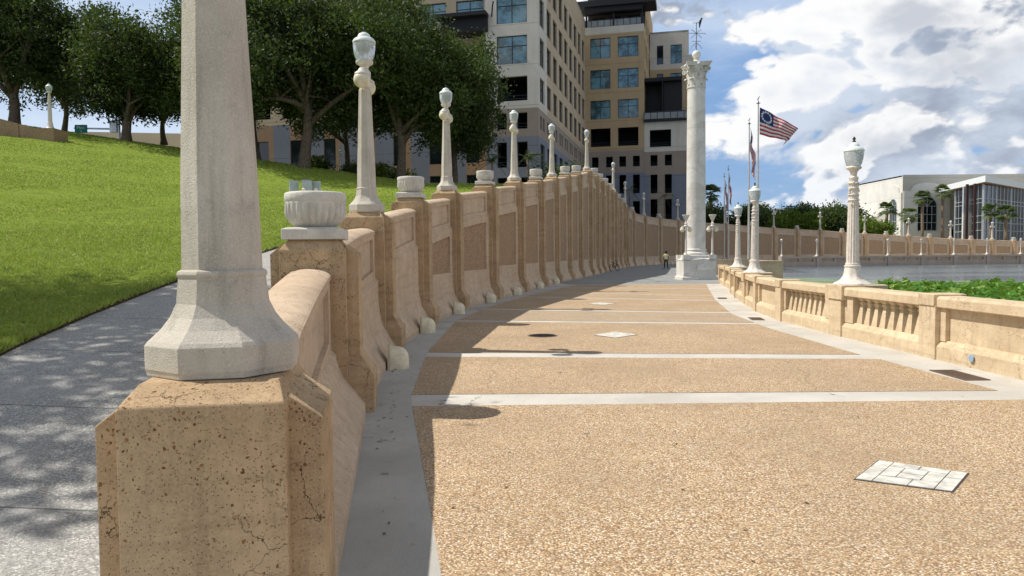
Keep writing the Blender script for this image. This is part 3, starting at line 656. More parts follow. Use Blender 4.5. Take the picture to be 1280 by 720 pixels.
def make_urn():
    root = empty('stone_urn')
    mb = MB(); p = .302
    mb.rings([[(-a, -a, z), (a, -a, z), (a, a, z), (-a, a, z)] for a, z in ((p, -.008), (p, .098), (p - .04, .112), (p - .08, .118))])
    o = mb.build('plinth', URN, root); bv = o.modifiers.new('b', 'BEVEL'); bv.width = .006; bv.limit_method = 'ANGLE'
    mb = MB(); fl = 26
    def md(a, z): 
        k = max(0, min(1, (z - .12) / .04)) * max(0, min(1, (.36 - z) / .035)); return 1 + .045 * k - .15 * k * (1 - abs(math.sin(a * fl / 2)) ** .55)
    prof = [(.18, .11), (.195, .122), (.215, .138), (.258, .175), (.285, .22), (.300, .27), (.306, .38), (.306, .355), (.300, .36), (.300, .375), (.308, .385), (.311, .42), (.311, .455), (.302, .472), (.285, .478), (.27, .475), (.255, .44), (.24, .4), (.02, .39)]
    def md2(a, z): return md(a, z) * (1 + (.012 * math.sin(a * 9 + z * 90) * math.cos(a * 17) if .385 < z < .455 else 0))
    mb.lathe(prof, 180, (0, 0, 0), 0, 0, md2); mb.build('bowl', URN, root, True, 60)
    return root
# far versions stay the same geometry (shared mesh data)
lamp0 = make_concrete_lamp(); urn0 = make_urn()
nl = nu = 0
lab_l = {0: 'concrete lamp post on the nearest cracked pier, its octagonal shaft rising out of the picture', 2: 'concrete lamp post with pale glass lantern directly behind the nearest fluted urn', }
lab_u = {1: 'nearest and largest fluted stone urn, holding a small square floodlight', 3: 'fluted stone urn on the pier between the second and third concrete lamps'}
for i, (x, y, z, k) in enumerate(PIERS):
    a = PIERS[max(i - 1, 0)]; b = PIERS[min(i + 1, len(PIERS) - 1)]; rz = math.atan2(b[1] - a[1], b[0] - a[0]) - math.pi / 2
    if k == 'L':
        nl += 1; o = lamp0 if nl == 1 else copy_tree(lamp0); L = 'concrete'
        if i in lab_l: lab = lab_l[i]
        elif i <= 23: lab = f'{ORD[nl]} concrete globe lamp along the tan wall, counted from the camera onward'
        elif i <= 26: lab = 'concrete globe lamp on the far wall, hidden just behind the white column'
        else: lab = f'{ORD[(i - 25) // 2]} concrete globe lamp topping the far lake wall, counted rightward from the column'
        o.location = (x, y, z + .018 if i == 0 else z + .002); o.rotation_euler = (0, R(-.35) if i == 0 else 0, rz); tag(o, lab, 'lamp post', 'concrete lamps on the retaining wall')
    else:
        nu += 1; o = urn0 if nu == 1 else copy_tree(urn0)
        if i in lab_u: lab = lab_u[i]
        elif i <= 22: lab = f'{ORD[nu]} stone urn along the tan wall, counted from the camera towards the white column'
        elif i <= 26: lab = f'pale stone urn on the far wall {"left of" if i == 24 else "right of"} the hidden lamp behind the white column'
        else: lab = f'{ORD[(i - 26) // 2]} stone urn topping the far lake wall, counted rightward from the flagpoles'
        o.location = (x, y, z + .006); o.rotation_euler = (0, 0, rz); tag(o, lab, 'urn', 'stone urns on the retaining wall')

# floodlight standing in the nearest urn
fx = empty('floodlight', (-2.16, 7.85, 2.255), .3, 'small floodlight with grey glass plates standing in the nearest urn', 'floodlight')
GP = flat('grey_glass_plate', (.34, .40, .38), .2, 0, .1, 20, .6)
for k, (ax, ay, aw, rz) in enumerate(((-.13, 0, .05, .5), (.0, -.05, .05, 0), (.10, .02, .045, -.5))):
    mb = MB(); M = Matrix.Translation((ax, ay, 0)) @ Matrix.Rotation(rz, 4, 'Z'); mb.box(-aw, aw, -.008, .008, .0, .14, 0, M); mb.build('glass_plate', GP, fx)
mb = MB(); mb.box(-.035, .035, .0, .07, -.1, .16); mb.box(-.16, .16, .02, .04, -.012, .0); mb.build('bracket', flat('grey_bracket', (.25, .24, .22), .6), fx)
mb = MB()
for s in (-.03, .09): mb.ball((s, -.07, .04), .022, 8, 6)
mb.build('bulb', CREAM, fx, True)

# floor lights at the foot of the wall
fl0 = empty('floor_light')
def fring(r, z): return [(r, .03, z)] + [(r * math.cos(a), .11 + r * math.sin(a), z) for a in [math.pi * k / 14 for k in range(15)]] + [(-r, .03, z)]
mb = MB(); mb.rings([fring(r, z) for r, z in [(.150, 0), (.154, .02), (.152, .08), (.152, .13)] + [(.152 * math.cos(R(q)), .13 + .155 * math.sin(R(q))) for q in (12, 25, 38, 50, 62, 74, 84)]])
mb.build('shade', CREAM, fl0, True, 50)
mb = MB(); mb.box(-.17, .17, 0, .03, .0, .31); mb.build('back_plate', flat('old_cream_metal', (.55, .48, .34), .6), fl0)
mb = MB(); mb.ball((.05, .18, .245), .009, 8, 6); mb.ball((-.05, .18, .245), .009, 8, 6); mb.build('screw_hole', BLACK, fl0)
kk = 0
for i, t, nn in ((1, .55, .5), (2, .57, .5), (3, .60, .5), (4, .60, .5), (5, .5, .5), (6, .52, .5), (7, .5, .5), (20, .5, .5), (21, .5, .5), (22, .5, .5), (23, .4, .5)):
    a, b = PIERS[i], PIERS[i + 1]; d, n, L = frame2(a, b); o = fl0 if kk == 0 else copy_tree(fl0); kk += 1
    o.location = (a[0] + d.x * L * t + n.x * nn, a[1] + d.y * L * t + n.y * nn, .003); o.rotation_euler = (0, 0, math.atan2(n.y, n.x) - math.pi / 2); o.scale = (1.1, 1.1, 1.1)
    lab = f'{ORD[kk]} cream domed floor light from the camera, at the foot of the tan wall' if kk < 8 else f'{ORD[kk - 7]} cream floor light of the shaded wall run seen left of the white column'
    tag(o, lab, 'floor light', 'domed floor lights at the wall foot')

# ---------------------------------------------------------------- balustrade
BP = [(6.62, 4.8, 1), (6.5, 7.95, 0), (6.42, 11.02, 0), (6.38, 14.1, 1), (6.42, 17.2, 0), (6.82, 20.1, 0), (7.46, 23.1, 1), (8.08, 26.1, 0), (8.82, 29.1, 0), (9.66, 32.0, 1), (10.36, 35.3, 0), (11.05, 38.7, 2)]
bal = empty('balustrade', (6.42, 11, 0), 0, 'low tan stone balustrade with baluster and solid bays between promenade and lake', 'balustrade', world=True)
for i, (x, y, k) in enumerate(BP):
    a = BP[max(i - 1, 0)]; b = BP[min(i + 1, len(BP) - 1)]; t = Vector((b[0] - a[0], b[1] - a[1])).normalized(); n = Vector((t.y, -t.x))
    def W(u, v, z): return (x + t.x * u + n.x * v, y + t.y * u + n.y * v, z)
    mb = MB()
    def blk(hu, nf, nb, z0, z1, ch=.0): mb.rings([[W(-hu, -nf, z), W(hu, -nf, z), W(hu, nb, z), W(-hu, nb, z)] for z in (z0, z1)] + ([[W(-hu + ch, -nf + ch, z1 + ch * .4), W(hu - ch, -nf + ch, z1 + ch * .4), W(hu - ch, nb - ch, z1 + ch * .4), W(-hu + ch, nb - ch, z1 + ch * .4)]] if ch else []))
    if k == 1: blk(.27, .22, .30, -1.2, .90); blk(.36, .25, .62, .7, .965, .03); blk(.37, .12, .66, -1.2, .71)
    else: blk(.21, .225, .235, -1.2, .80); blk(.20, .245, .25, .79, .955, .025)
    o = mb.build('pier', TANL, bal); bv = o.modifiers.new('b', 'BEVEL'); bv.width = .008; bv.segments = 2; bv.limit_method = 'ANGLE'
kinds = 'sbsbbsbbsbbs'
pattern = ['b', 's', 's', 'b', 's', 'b', 'b', 's', 'b', 'b', 's']
pattern = ['s', 's', 'b', 'b', 's', 'b', 'b', 's', 'b', 'b', 's']
for i in range(len(BP) - 1):
    d, n, L = frame2(BP[i], BP[i + 1]); x0, y0 = BP[i][:2]; c = .2
    def W(u, v, z): return (x0 + d.x * u + n.x * v, y0 + d.y * u + n.y * v, z)
    mb = MB()
    def bar(prof, u0=c, u1=L - c): mb.rings([[W(u, v, z) for v, z in prof] for u in (u0, u1)])
    bar([(-.205, .775), (-.205, .90), (-.17, .935), (.17, .935), (.205, .90), (.205, .775), (.14, .76), (-.14, .76)][::-1])
    bar([(-.20, -1.2), (-.20, .20), (-.12, .29), (.12, .29), (.2, .2), (.2, -1.2)])
    o = mb.build('rail_and_base', TANL, bal); sub(o, bal); bv = o.modifiers.new('b', 'BEVEL'); bv.width = .006; bv.limit_method = 'ANGLE'
    if pattern[i] == 'b':
        e0 = .62 if BP[i][2] == 1 else .32; e1 = L - (.62 if BP[i + 1][2] == 1 else .32); nb = 8
        for (u0, u1) in ((c, e0 - .02), (e1 + .02, L - c)):
            mb2 = MB(); mb2.rings([[W(u, v, z) for v, z in ((-.15, .28), (-.15, .77), (.15, .77), (.15, .28))] for u in (u0, u1)]); mb2.build('end_block', TANL, bal)
        for j in range(nb):
            uc = e0 + (e1 - e0) * (j + .5) / nb; bb = MB()
            for (hu, hv, z) in (): pass
            secs = [(.095, .11, .285), (.092, .105, .33), (.05, .065, .60), (.046, .06, .64), (.062, .075, .655), (.062, .075, .68), (.05, .065, .70), (.085, .10, .74), (.085, .10, .775)]
            bb.rings([[W(uc - hu, -hv, z), W(uc + hu, -hv, z), W(uc + hu, hv, z), W(uc - hu, hv, z)] for hu, hv, z in secs])
            bb.build('baluster', TANL, bal)
    else:
        mb2 = MB(); mb2.rings([[W(u, v, z) for v, z in ((-.085, .27), (-.085, .77), (.085, .77), (.085, .27))] for u in (c, L - c)])
        for u0, u1 in ((c, c + .14), (L - c - .14, L - c)): mb2.rings([[W(u, v, z) for v, z in ((-.15, .28), (-.15, .768), (.15, .768), (.15, .28))] for u in (u0, u1)])
        mb2.build('solid_panel', TANL, bal)

def make_iron_lamp():
    root = empty('cast_iron_lamp_post')
    def sq(a, z): return 1
    mb = MB(); mb.lathe([(.345, 0), (.35, .012), (.33, .03), (.27, .055), (.215, .10), (.175, .16), (.155, .23), (.145, .30), (.138, .33), (.15, .34), (.15, .36), (.132, .37), (.132, .40), (.12, .41)], 32, mod=lambda a, z: 1 + (.05 * math.cos(a * 8) + .03 * math.sin(a * 16 + z * 60)) * (1 if .02 < z < .3 else 0))
    mb.build('base', IRON, root, True, 50)
    mb = MB(); mb.lathe([(.118, .40), (.114, .7), (.102, 1.2), (.088, 1.7), (.076, 2.0)], 96, mod=lambda a, z: 1 - .10 * abs(math.sin(a * 8)) ** .7); mb.build('fluted_shaft', IRON, root, True, 60)
    mb = MB()
    for z in (1.60, 1.70, 1.82, 1.92): mb.lathe([(.07, z - .025), (.10, z - .01), (.105, z), (.10, z + .012), (.07, z + .02)], 24, mod=lambda a, z: 1 + .06 * math.cos(a * 6))
    rr = random.Random(5)
    for k in range(26):
        a = rr.random() * 6.28; z = 1.45 + rr.random() * .5; mb.ball((.094 * math.cos(a), .094 * math.sin(a), z), .02, 6, 4)
    mb.build('garland', IRON, root, True)
    mb = MB(); mb.lathe([(.075, 1.98), (.085, 2.0), (.085, 2.03), (.055, 2.05), (.06, 2.12), (.09, 2.17), (.135, 2.195), (.14, 2.215), (.12, 2.24), (.1, 2.245)], 24); mb.build('holder', IRON, root, True, 40)
    mb = MB(); mb.lathe([(.115, 2.243), (.138, 2.28), (.158, 2.35), (.172, 2.43), (.179, 2.50), (.170, 2.515)], 24); mb.build('glass', GLASS, root, True, 40)
    mb = MB(); mb.lathe([(.168, 2.512), (.186, 2.52), (.184, 2.538), (.168, 2.565), (.14, 2.59), (.102, 2.605), (.094, 2.635), (.078, 2.66), (.04, 2.69)], 24); mb.build('glass_cap', GLCAP, root, True, 40)
    mb = MB(); mb.lathe([(.03, 2.685), (.034, 2.71), (.015, 2.73), (.032, 2.755), (.02, 2.78), (.003, 2.80)], 12); mb.build('finial', DARKM, root, True)
    return root
il0 = make_iron_lamp(); q = 0
for (x, y, k) in BP:
    if k == 1:
        q += 1; o = il0 if q == 1 else copy_tree(il0); o.location = (x + .12, y, .972)
        tag(o, ['', 'cream iron lamp post on the balustrade pier beyond the right edge of the picture', 'tall cream fluted lamp post on the balustrade beside the lotus leaves', 'cream lamp post on the balustrade, middle one of its three, left of the lake', 'smallest cream lamp post on the balustrade, nearest the white column'][q], 'lamp post', 'cream iron lamps on the balustrade')
# round blue plate and grates
mb = MB(); M = Matrix.Translation((6.228, 9.98, .135)) @ Matrix.Rotation(R(-91.5), 4, 'Z') @ Matrix.Rotation(R(90), 4, 'X')
mb.lathe([(.055, 0), (.055, .006), (.048, .010), (.02, .011), (.002, .011)], 20); mb.v = [tuple(M @ Vector(v)) for v in mb.v]
o = mb.build('round_plaque', flat('blue_grey_disc', (.25, .36, .48), .4), None, False); tag(o, 'small round blue disc fixed low on the balustrade base', 'plaque')
GR = flat('rusty_brown_grate', (.17, .12, .09), .7, .4)
def grate(x, y, rz, lx, ly, label):
    r = empty('drain_grate', (x, y, .004), rz, label, 'drain', 'rectangular drain grates along the balustrade'); mb = MB()
    mb.box(-lx / 2, lx / 2, -ly / 2, -ly / 2 + .025, 0, .008); mb.box(-lx / 2, lx / 2, ly / 2 - .025, ly / 2, 0, .008); mb.box(-lx / 2, -lx / 2 + .025, -ly / 2 + .025, ly / 2 - .025, 0, .008); mb.box(lx / 2 - .025, lx / 2, -ly / 2 + .025, ly / 2 - .025, 0, .008)
    mb.build('frame', GR, r); mb = MB(); nb = int(lx / .04)
    for k in range(nb): xx = -lx / 2 + .03 + (lx - .06) * k / nb; mb.box(xx, xx + .022, -ly / 2 + .025, ly / 2 - .025, .0, .007)
    mb.build('bars', GR, r)
grate(5.72, 9.42, R(90), .78, .32, 'brown drain grate in the pale strip beside the nearest solid balustrade bay')
grate(5.86, 17.7, R(80), .7, .3, 'drain grate in the pale strip left of the middle cream lamp post')
grate(7.35, 25.8, R(76), .7, .3, 'farthest drain grate in the pale strip, short of the smallest cream lamp')
# round iron cover
r = empty('round_drain_cover', (.59, 14.42, .006), 0, 'round dark iron drain cover in the pebble paving', 'drain cover')
mb = MB(); mb.lathe([(.29, 0), (.29, .006), (.26, .008), (.26, .004), (.01, .004)], 36); mb.build('plate', GR, r)
mb = MB()
for k in range(9): yy = -.22 + k * .055; hw = math.sqrt(max(.0, .25 ** 2 - yy * yy)); mb.box(-hw, hw, yy - .012, yy + .012, .004, .011)
mb.build('ribs', BLACK, r)
# white brick-inlaid lids
LIDW = flat('white_inlay_brick', (.60, .575, .51), .85, 0, .25, 9)
def lid(corners, label, cols=4, rw=4):
    cx = sum(c[0] for c in corners) / 4; cy = sum(c[1] for c in corners) / 4
    r = empty('access_lid', (cx, cy, .004), 0, label, 'lid', 'white paver access lids in the paving')
    def P(u, v, z): a, b, c, d = [Vector(q) for q in corners]; p = (a * (1 - u) + b * u) * (1 - v) + (d * (1 - u) + c * u) * v; return (p.x - cx, p.y - cy, z)
    mb = MB(); mb.rings([[P(u, v, z) for u, v in ((-.012, -.02), (1.012, -.02), (1.012, 1.02), (-.012, 1.02))] for z in (.0, .004)]); mb.build('frame', flat('dark_lid_frame', (.06, .055, .05), .7), r)
    mb = MB(); rects = [(0, 0, .25, .55), (.25, 0, .75, .27), (.75, 0, 1, .55), (.25, .27, .45, .55), (.45, .27, .75, .55), (0, .55, .3, .8), (.3, .55, .62, .8), (.62, .55, 1, .8), (0, .8, .48, 1), (.48, .8, 1, 1)]
    rects = [(0, 0, .18, .62), (.18, 0, .55, .3), (.55, 0, .82, .3), (.82, 0, 1, .62), (.18, .3, .36, .78), (.36, .3, .62, .54), (.62, .3, .82, .78), (.36, .54, .62, .78), (0, .62, .18, 1), (.18, .78, .5, 1), (.5, .78, .82, 1), (.82, .62, 1, 1)]
    for a, b, c, d in rects:
        g = .006; h = .008 + random.random() * .002; mb.rings([[P(u, v, z) for u, v in ((a + g, b + g * 1.5), (c - g, b + g * 1.5), (c - g, d - g * 1.5), (a + g, d - g * 1.5))] for z in (.004, h)])
    mb.build('brick_inlay', LIDW, r)
lid([(2.39, 5.11), (2.90, 4.82), (3.25, 5.22), (2.78, 5.56)], 'large white brick-inlaid lid in the pebble paving nearest the camera')
lid([(1.60, 14.45), (1.95, 13.92), (2.44, 14.42), (2.10, 15.0)], 'white diamond-shaped lid right of the round drain cover')
lid([(2.42, 23.5), (2.85, 22.9), (3.3, 23.5), (2.85, 24.1)], 'farthest small white diamond lid in the paving')

# ---------------------------------------------------------------- column
col = empty('monument_column', (11.05, 44.4, 0), 0, 'tall white stone column with leafy capital on a square pedestal beside the promenade', 'column')
mb = MB()
def sqr(h, z): return [(-h, -h, z), (h, -h, z), (h, h, z), (-h, h, z)]
mb.rings([sqr(h, z) for h, z in ((1.04, 0), (1.04, .16), (.98, .20), (.96, .22), (.96, 1.12), (.98, 1.16), (.98, 1.2), (.80, 1.28), (.78, 1.30), (.78, 1.44), (.72, 1.46))])
for sx in (-1, 1):
    for sy in (-1, 1): mb.box(sx * .78 - .2, sx * .78 + .2, sy * .78 - .2, sy * .78 + .2, 1.10, 1.48)
mb.box(-.32, .32, -1.13, -.9, .60, .63); mb.rings([[(-.2, -.963, .62), (.3, -.963, .62), (.3, -1.05, .64), (-.2, -1.05, .64)], [(-.16, -.963, .95), (.24, -.963, .95), (.24, -.975, .95), (-.16, -.975, .95)]])
o = mb.build('pedestal', MARB, col); bv = o.modifiers.new('b', 'BEVEL'); bv.width = .02; bv.segments = 2; bv.limit_method = 'ANGLE'
mb = MB(); mb.lathe([(.70, 1.46), (.72, 1.5), (.72, 1.58), (.66, 1.62), (.62, 1.66), (.60, 1.70), (.63, 1.74), (.63, 1.8), (.58, 1.84)], 48); mb.build('column_base', MARB, col, True, 40)
mb = MB(); nz = 8; zz = 1.82
for k in range(nz):
    z0 = 1.82 + k * (11.35 - 1.82) / nz; z1 = 1.82 + (k + 1) * (11.35 - 1.82) / nz; r0 = .565 - .045 * (k / nz) ** 1.5; r1 = .565 - .045 * ((k + 1) / nz) ** 1.5
    mb.lathe([(r0 - .012, z0), (r0, z0 + .012), (r1, z1 - .012), (r1 - .012, z1)], 48)
mb.build('column_shaft', MARB, col, True, 30)
cap = MB(); cap.lathe([(.52, 11.30), (.56, 11.34), (.56, 11.40), (.50, 11.43), (.47, 11.6), (.47, 12.1), (.52, 12.45), (.60, 12.62)], 40)
for row, (n_, z0, h, r0, off) in enumerate(((8, 11.42, .52, .50, 0), (8, 11.55, .80, .50, .5))):
    for k in range(n_):
        a = 2 * math.pi * (k + off) / n_; rs = []
        for s in range(8):
            t = s / 7; z = z0 + h * math.sin(min(1, t * 1.15) * 1.5) - (.10 * max(0, t - .75) * 4); r = r0 + .02 + .16 * t ** 2.2 + (.05 * max(0, t - .7)); hw = .16 * math.sin(math.pi * min(.93, .25 + .72 * t)) + .02
            row_ = []
            for uu in (-1, -.55, 0, .55, 1): rad = r + .03 * (1 - abs(uu)) ; row_.append(((rad) * math.cos(a + uu * hw / r), rad * math.sin(a + uu * hw / r), z - .03 * abs(uu)))
            row_ += [((r - .035) * math.cos(a), (r - .035) * math.sin(a), z - .01)]
            rs.append(row_)
        cap.rings(rs)
for k in range(4):
    a = math.pi / 4 + k * math.pi / 2; ca, sa = math.cos(a), math.sin(a)
    for sgn in (-1, 1):
        pts = []
        for s in range(26):
            t = s / 25
            if t < .4: q_ = t / .4; rr_ = .52 + .27 * q_ ** 1.6; z = 12.0 + .52 * q_; 
            else: ph = (t - .4) / .6 * 3.6 * math.pi / 1.5; rad = .13 * (1 - (t - .4) / .6 * .85); rr_ = .79 + rad * math.sin(ph) * 1.0; z = 12.52 - .13 + rad * math.cos(ph)
            pts.append((rr_ * ca - sgn * .05 * sa, rr_ * sa + sgn * .05 * ca, z))
        cap.tube(pts, .038, 6)
    b = k * math.pi / 2; cap.ball((.62 * math.cos(b), .62 * math.sin(b), 12.66), .11, 12, 8)
    for sgn in (-1, 1):
        pts = [((.5 + .1 * t) * math.cos(b) - sgn * (.05 + .16 * math.sin(t * 2.5)) * math.sin(b), (.5 + .1 * t) * math.sin(b) + sgn * (.05 + .16 * math.sin(t * 2.5)) * math.cos(b), 12.0 + .48 * t) for t in [q_ / 8 for q_ in range(9)]]; cap.tube(pts, .03, 6)
def abac(h, z):
    r_ = []
    for k in range(4):
        a0 = -3 * math.pi / 4 + k * math.pi / 2
        for s in range(8):
            t = s / 8; c0 = Vector((math.cos(a0), math.sin(a0))) * h * 1.41; c1 = Vector((math.cos(a0 + math.pi / 2), math.sin(a0 + math.pi / 2))) * h * 1.41; p = c0 * (1 - t) + c1 * t; p = p * (1 - .16 * math.sin(math.pi * t)); r_.append((p.x, p.y, z))
    return r_
cap.rings([abac(h, z) for h, z in ((.66, 12.58), (.68, 12.62), (.70, 12.70), (.745, 12.74), (.76, 12.80))])
cap.build('capital', MARB, col, True, 40)
mb = MB(); mb.lathe([(.33, 12.79), (.32, 12.88), (.2, 12.95), (.15, 13.0), (.17, 13.06), (.12, 13.1)], 24); mb.ball((0, 0, 13.33), .25, 24, 16); mb.build('ball_finial', MARB, col, True, 40)
va = empty('weathervane', (11.05, 44.4, 13.56), 0, 'thin metal weathervane with spokes and a dark bird on top of the white column', 'weathervane')
mb = MB(); mb.tube([(0, 0, 0), (0, 0, 1.65)], .022, 8); VM = flat('grey_vane_metal', (.16, .16, .16), .5, .5)
mb.build('rod', VM, va)
mb = MB()
for zc, n_, l, dz in ((1.02, 8, .44, .0),):
    for k in range(8):
        a = k * math.pi / 4; L_ = .52 if k % 4 == 0 else .38; mb.tube([(0, 0, zc), (L_ * math.cos(a), .2 * L_ * math.sin(a) * 0 + .05 * math.sin(a), zc + L_ * math.sin(a) * .85), (L_ * math.cos(a) * 1.05, 0, zc + L_ * math.sin(a) * .85 - .07)], .014, 5)
mb.tube([(-.28, 0, .56), (.28, 0, .56)], .014, 5)
for s in (-1, 1): mb.tube([(0, 0, .5), (s * .28, 0, .22), (s * .33, 0, .1)], .014, 5); mb.tube([(0, .0, .5), (0, s * .3, .22)], .014, 5); mb.tube([(0, 0, 1.6), (s * -.16 - .05, 0, 1.66), (-.2 * s, 0, 1.58)], .012, 5)
mb.build('spokes', VM, va)
bird = MB(); bird.rings([[(.2 + r * math.cos(a) + ox, r * .6 * math.sin(a), z) for a in [k * math.pi / 4 for k in range(8)]] for r, z, ox in ((.012, 1.32, -.02), (.035, 1.42, -.01), (.055, 1.55, .0), (.075, 1.68, .02), (.075, 1.78, .05), (.05, 1.84, .08), (.052, 1.89, .1), (.03, 1.93, .11), (.005, 1.94, .11))])
bird.rings([[(.34 + k * .05, .012 * math.cos(a) * (1 - k * .4), 1.885 - k * .02 + .012 * math.sin(a) * (1 - k * .4)) for a in [j * math.pi / 2 for j in range(4)]] for k in range(3)])
bird.tube([(.2, 0, 1.6), (.03, 0, 1.64)], .012, 5)
o = bird.build('bird', BLACK, None, True); o.location = (11.05, 44.4, 13.56); tag(o, 'black bird perched at the top of the weathervane', 'bird')
# twin-globe torchieres on the pedestal corners
def make_torch():
    r = empty('pedestal_lamp'); mb = MB(); mb.lathe([(.11, 0), (.11, .04), (.07, .08), (.06, .12), (.055, .8), (.05, 1.45), (.08, 1.5), (.06, 1.55)], 16)
    mb.tube([(-.2, 0, 1.62), (-.1, 0, 1.7), (.1, 0, 1.7), (.2, 0, 1.62)], .03, 8); mb.lathe([(.05, 1.54), (.1, 1.62), (.12, 1.7), (.07, 1.78), (.11, 1.84), (.05, 1.9), (.05, 1.98)], 16)
    mb.build('post', IRON, r, True, 40); mb = MB(); mb.lathe([(.04, 1.97), (.06, 2.0), (.13, 2.14), (.19, 2.27), (.22, 2.31), (.22, 2.35), (.18, 2.36), (.15, 2.3), (.02, 2.25)], 20); mb.build('bowl', IRON, r, True, 40)
    for s in (-1, 1): mb = MB(); mb.ball((.22 * s, 0, 1.47), .135, 16, 10); mb.build('globe', CREAM, r, True); 
    for s in (-1, 1): mb = MB(); mb.lathe([(.03, 1.66), (.07, 1.64), (.1, 1.58), (.09, 1.56)], 12, (.22 * s, 0, 0)); mb.build('globe_cap', IRON, r, True)
    return r
t0 = make_torch()
for k, (sx, sy) in enumerate(((-1, -1), (1, -1))):
    o = t0 if k == 0 else copy_tree(t0); o.location = (11.05 + sx * .78, 44.4 + sy * .78, 1.482); tag(o, f'cream twin-globe lamp on the {"front" if sy < 0 else "back"} {"left" if sx < 0 else "right"} corner of the column pedestal', 'lamp', 'lamps on the column pedestal')

# ---------------------------------------------------------------- quay, flagpoles, flags
qw = empty('quay_parapet', (17.4, 58, 0), 0, 'plain tan parapet block of the quay below the flagpoles', 'parapet', world=True)
mb = MB(); mb.box(17.3, 21.15, 57.6, 58.05, -1.2, .84); mb.box(20.75, 21.15, 58.05, 64, -1.2, .84); mb.build('body', TANS, qw)
mb = MB(); mb.box(17.25, 21.2, 57.55, 58.1, .84, .93); mb.box(20.7, 21.2, 58.1, 64.05, .84, .93); mb.build('coping', TANS, qw)
qb = MB(); 
pts = [(15.1, 54), (17.3, 54.2)]
qb.box(14.2, 17.15, 53.6, 54.1, -1.2, 1.0); qb.box(14.15, 17.2, 53.55, 54.15, 1.0, 1.12); o = qb.build('stone_planter', TANS); tag(o, 'low tan stone block behind the end of the balustrade, beside the white pedestal', 'stone block')
POLEM = flat('pale_flagpole_metal', (.60, .57, .52), .4, .3)
def make_pole(H):
    r = empty('flagpole'); mb = MB(); mb.lathe([(.11, .95), (.1, 2.5), (.055, H - .25), (.05, H - .2)], 16); mb.build('pole', POLEM, r, True, 50)
    mb = MB(); mb.lathe([(.46, 0), (.46, .1), (.40, .16), (.28, .24), (.26, .34), (.33, .42), (.33, .5), (.22, .58), (.2, .68), (.26, .74), (.26, .8), (.14, .88), (.115, .97)], 28); mb.build('pole_base', URN, r, True, 40)
    mb = MB(); mb.lathe([(.05, H - .21), (.16, H - .18), (.16, H - .15), (.03, H - .12), (.03, H)], 12)
    mb.rings([[(.16 * (c_ - .5) + rr_ * .1, rr_ * math.cos(a), H + .12 + .22 * c_ + rr_ * math.sin(a)) for a in [j * math.pi / 3 for j in range(6)]] for c_, rr_ in ((-.3, .01), (0, .04), (.4, .07), (.8, .05), (1.0, .045), (1.15, .01))]); mb.tube([(0, 0, H - .02), (-.02, 0, H + .14)], .02, 5)
    mb.build('bird_finial', DARKM, r, True); return r
RED = tmat('flag_red', (.45, .04, .05)); FWH = tmat('flag_white', (.72, .70, .68)); FBL = tmat('flag_blue', (.02, .035, .14))
def flag(fn, loc, label):
    r = empty('flag', loc, 0, label, 'flag', 'flags on the poles by the lake'); nu_, nv = 39, 26
    g = [[Vector(fn(i / nu_, j / nv)) for j in range(nv + 1)] for i in range(nu_ + 1)]
    st = MB(); ct = MB()
    for i in range(nu_):
        for j in range(nv):
            q_ = (g[i][j], g[i + 1][j], g[i + 1][j + 1], g[i][j + 1])
            if i < 15 and j < 14: ct.quad(*q_)
            else: st.quad(*q_, mi=0 if (j // 2) % 2 == 0 else 1)
    st.build('stripes', [RED, FWH], r, True); c = ct.build('canton', FBL, r, True)
    sb = MB()
    for k in range(13):
        a = 2 * math.pi * k / 13; u = 7.5 / 39 + .125 * math.sin(a); v = 7 / 26 + .19 * math.cos(a); 
        for side in (-1, 1):
            p = Vector(fn(u, v)); e = .01; du = (Vector(fn(u + e, v)) - p).normalized(); dv = (Vector(fn(u, v + e)) - p).normalized(); nn = du.cross(dv).normalized() * .012 * side
            star = [p + nn + (du * math.cos(b) + dv * math.sin(b)) * (.12 if m_ % 2 == 0 else .055) for m_, b in enumerate([j * math.pi / 5 - math.pi / 2 for j in range(10)])]
            sb.add(star, [tuple(range(10))])
    sb.build('stars', FWH, c)
    return r
def wave_fn(u, v):
    x = .12 + 3.0 * u * (1 - .20 * v * u) - .55 * max(0, v - .8) * 5 * max(0, u - .85) * 6.6 * .8
    z = -v * 2.15 * (1 - .60 * u ** 1.6) - 1.75 * u ** 1.15 - .9 * max(0, v - .75) * max(0, u - .8) * 9
    y = .28 * math.sin(5.5 * u + 2.2 * v) * u + .06 * math.sin(17 * u + 3 * v)
    return (x, y, z)
def limp_fn(u, v):
    x = .1 + .55 * u * (1 - .4 * v) + .07 * math.sin(9 * u + 5 * v); y = .2 * math.sin(15 * u + 3 * v) * (.3 + .7 * u); z = -v * 2.1 - u * 3.3 + .4 * u * v
    return (x, y, z)
def limp2_fn(u, v): a = limp_fn(u, v); return (a[0] * .8, a[1], a[2])
for (x, y, H, z0, fn, l1, l2) in ((19.86, 59.8, 13.7, .0, wave_fn, 'tallest pale flagpole, its flag streaming out to the right', 'striped flag with a ring of stars streaming in the wind'),
        (22.25, 69.5, 13.75, 0., limp_fn, 'pale flagpole just left of the tallest one, carrying a drooping flag', 'drooping striped flag left of the streaming flag'),
        (30.4, 104, 13.4, 0., limp2_fn, 'small distant flagpole, the right one of the two close to the column', 'small drooping flag on the right of the two distant poles'),
        (31.0, 108, 12.8, 0., limp_fn, 'small distant flagpole, the left one of the two close to the column', 'small dark drooping flag on the left of the two distant poles')):
    p = make_pole(H); p.location = (x, y, z0); tag(p, l1, 'flagpole', 'flagpoles on the quay'); flag(fn, (x, y, z0 + H - .5), l2)

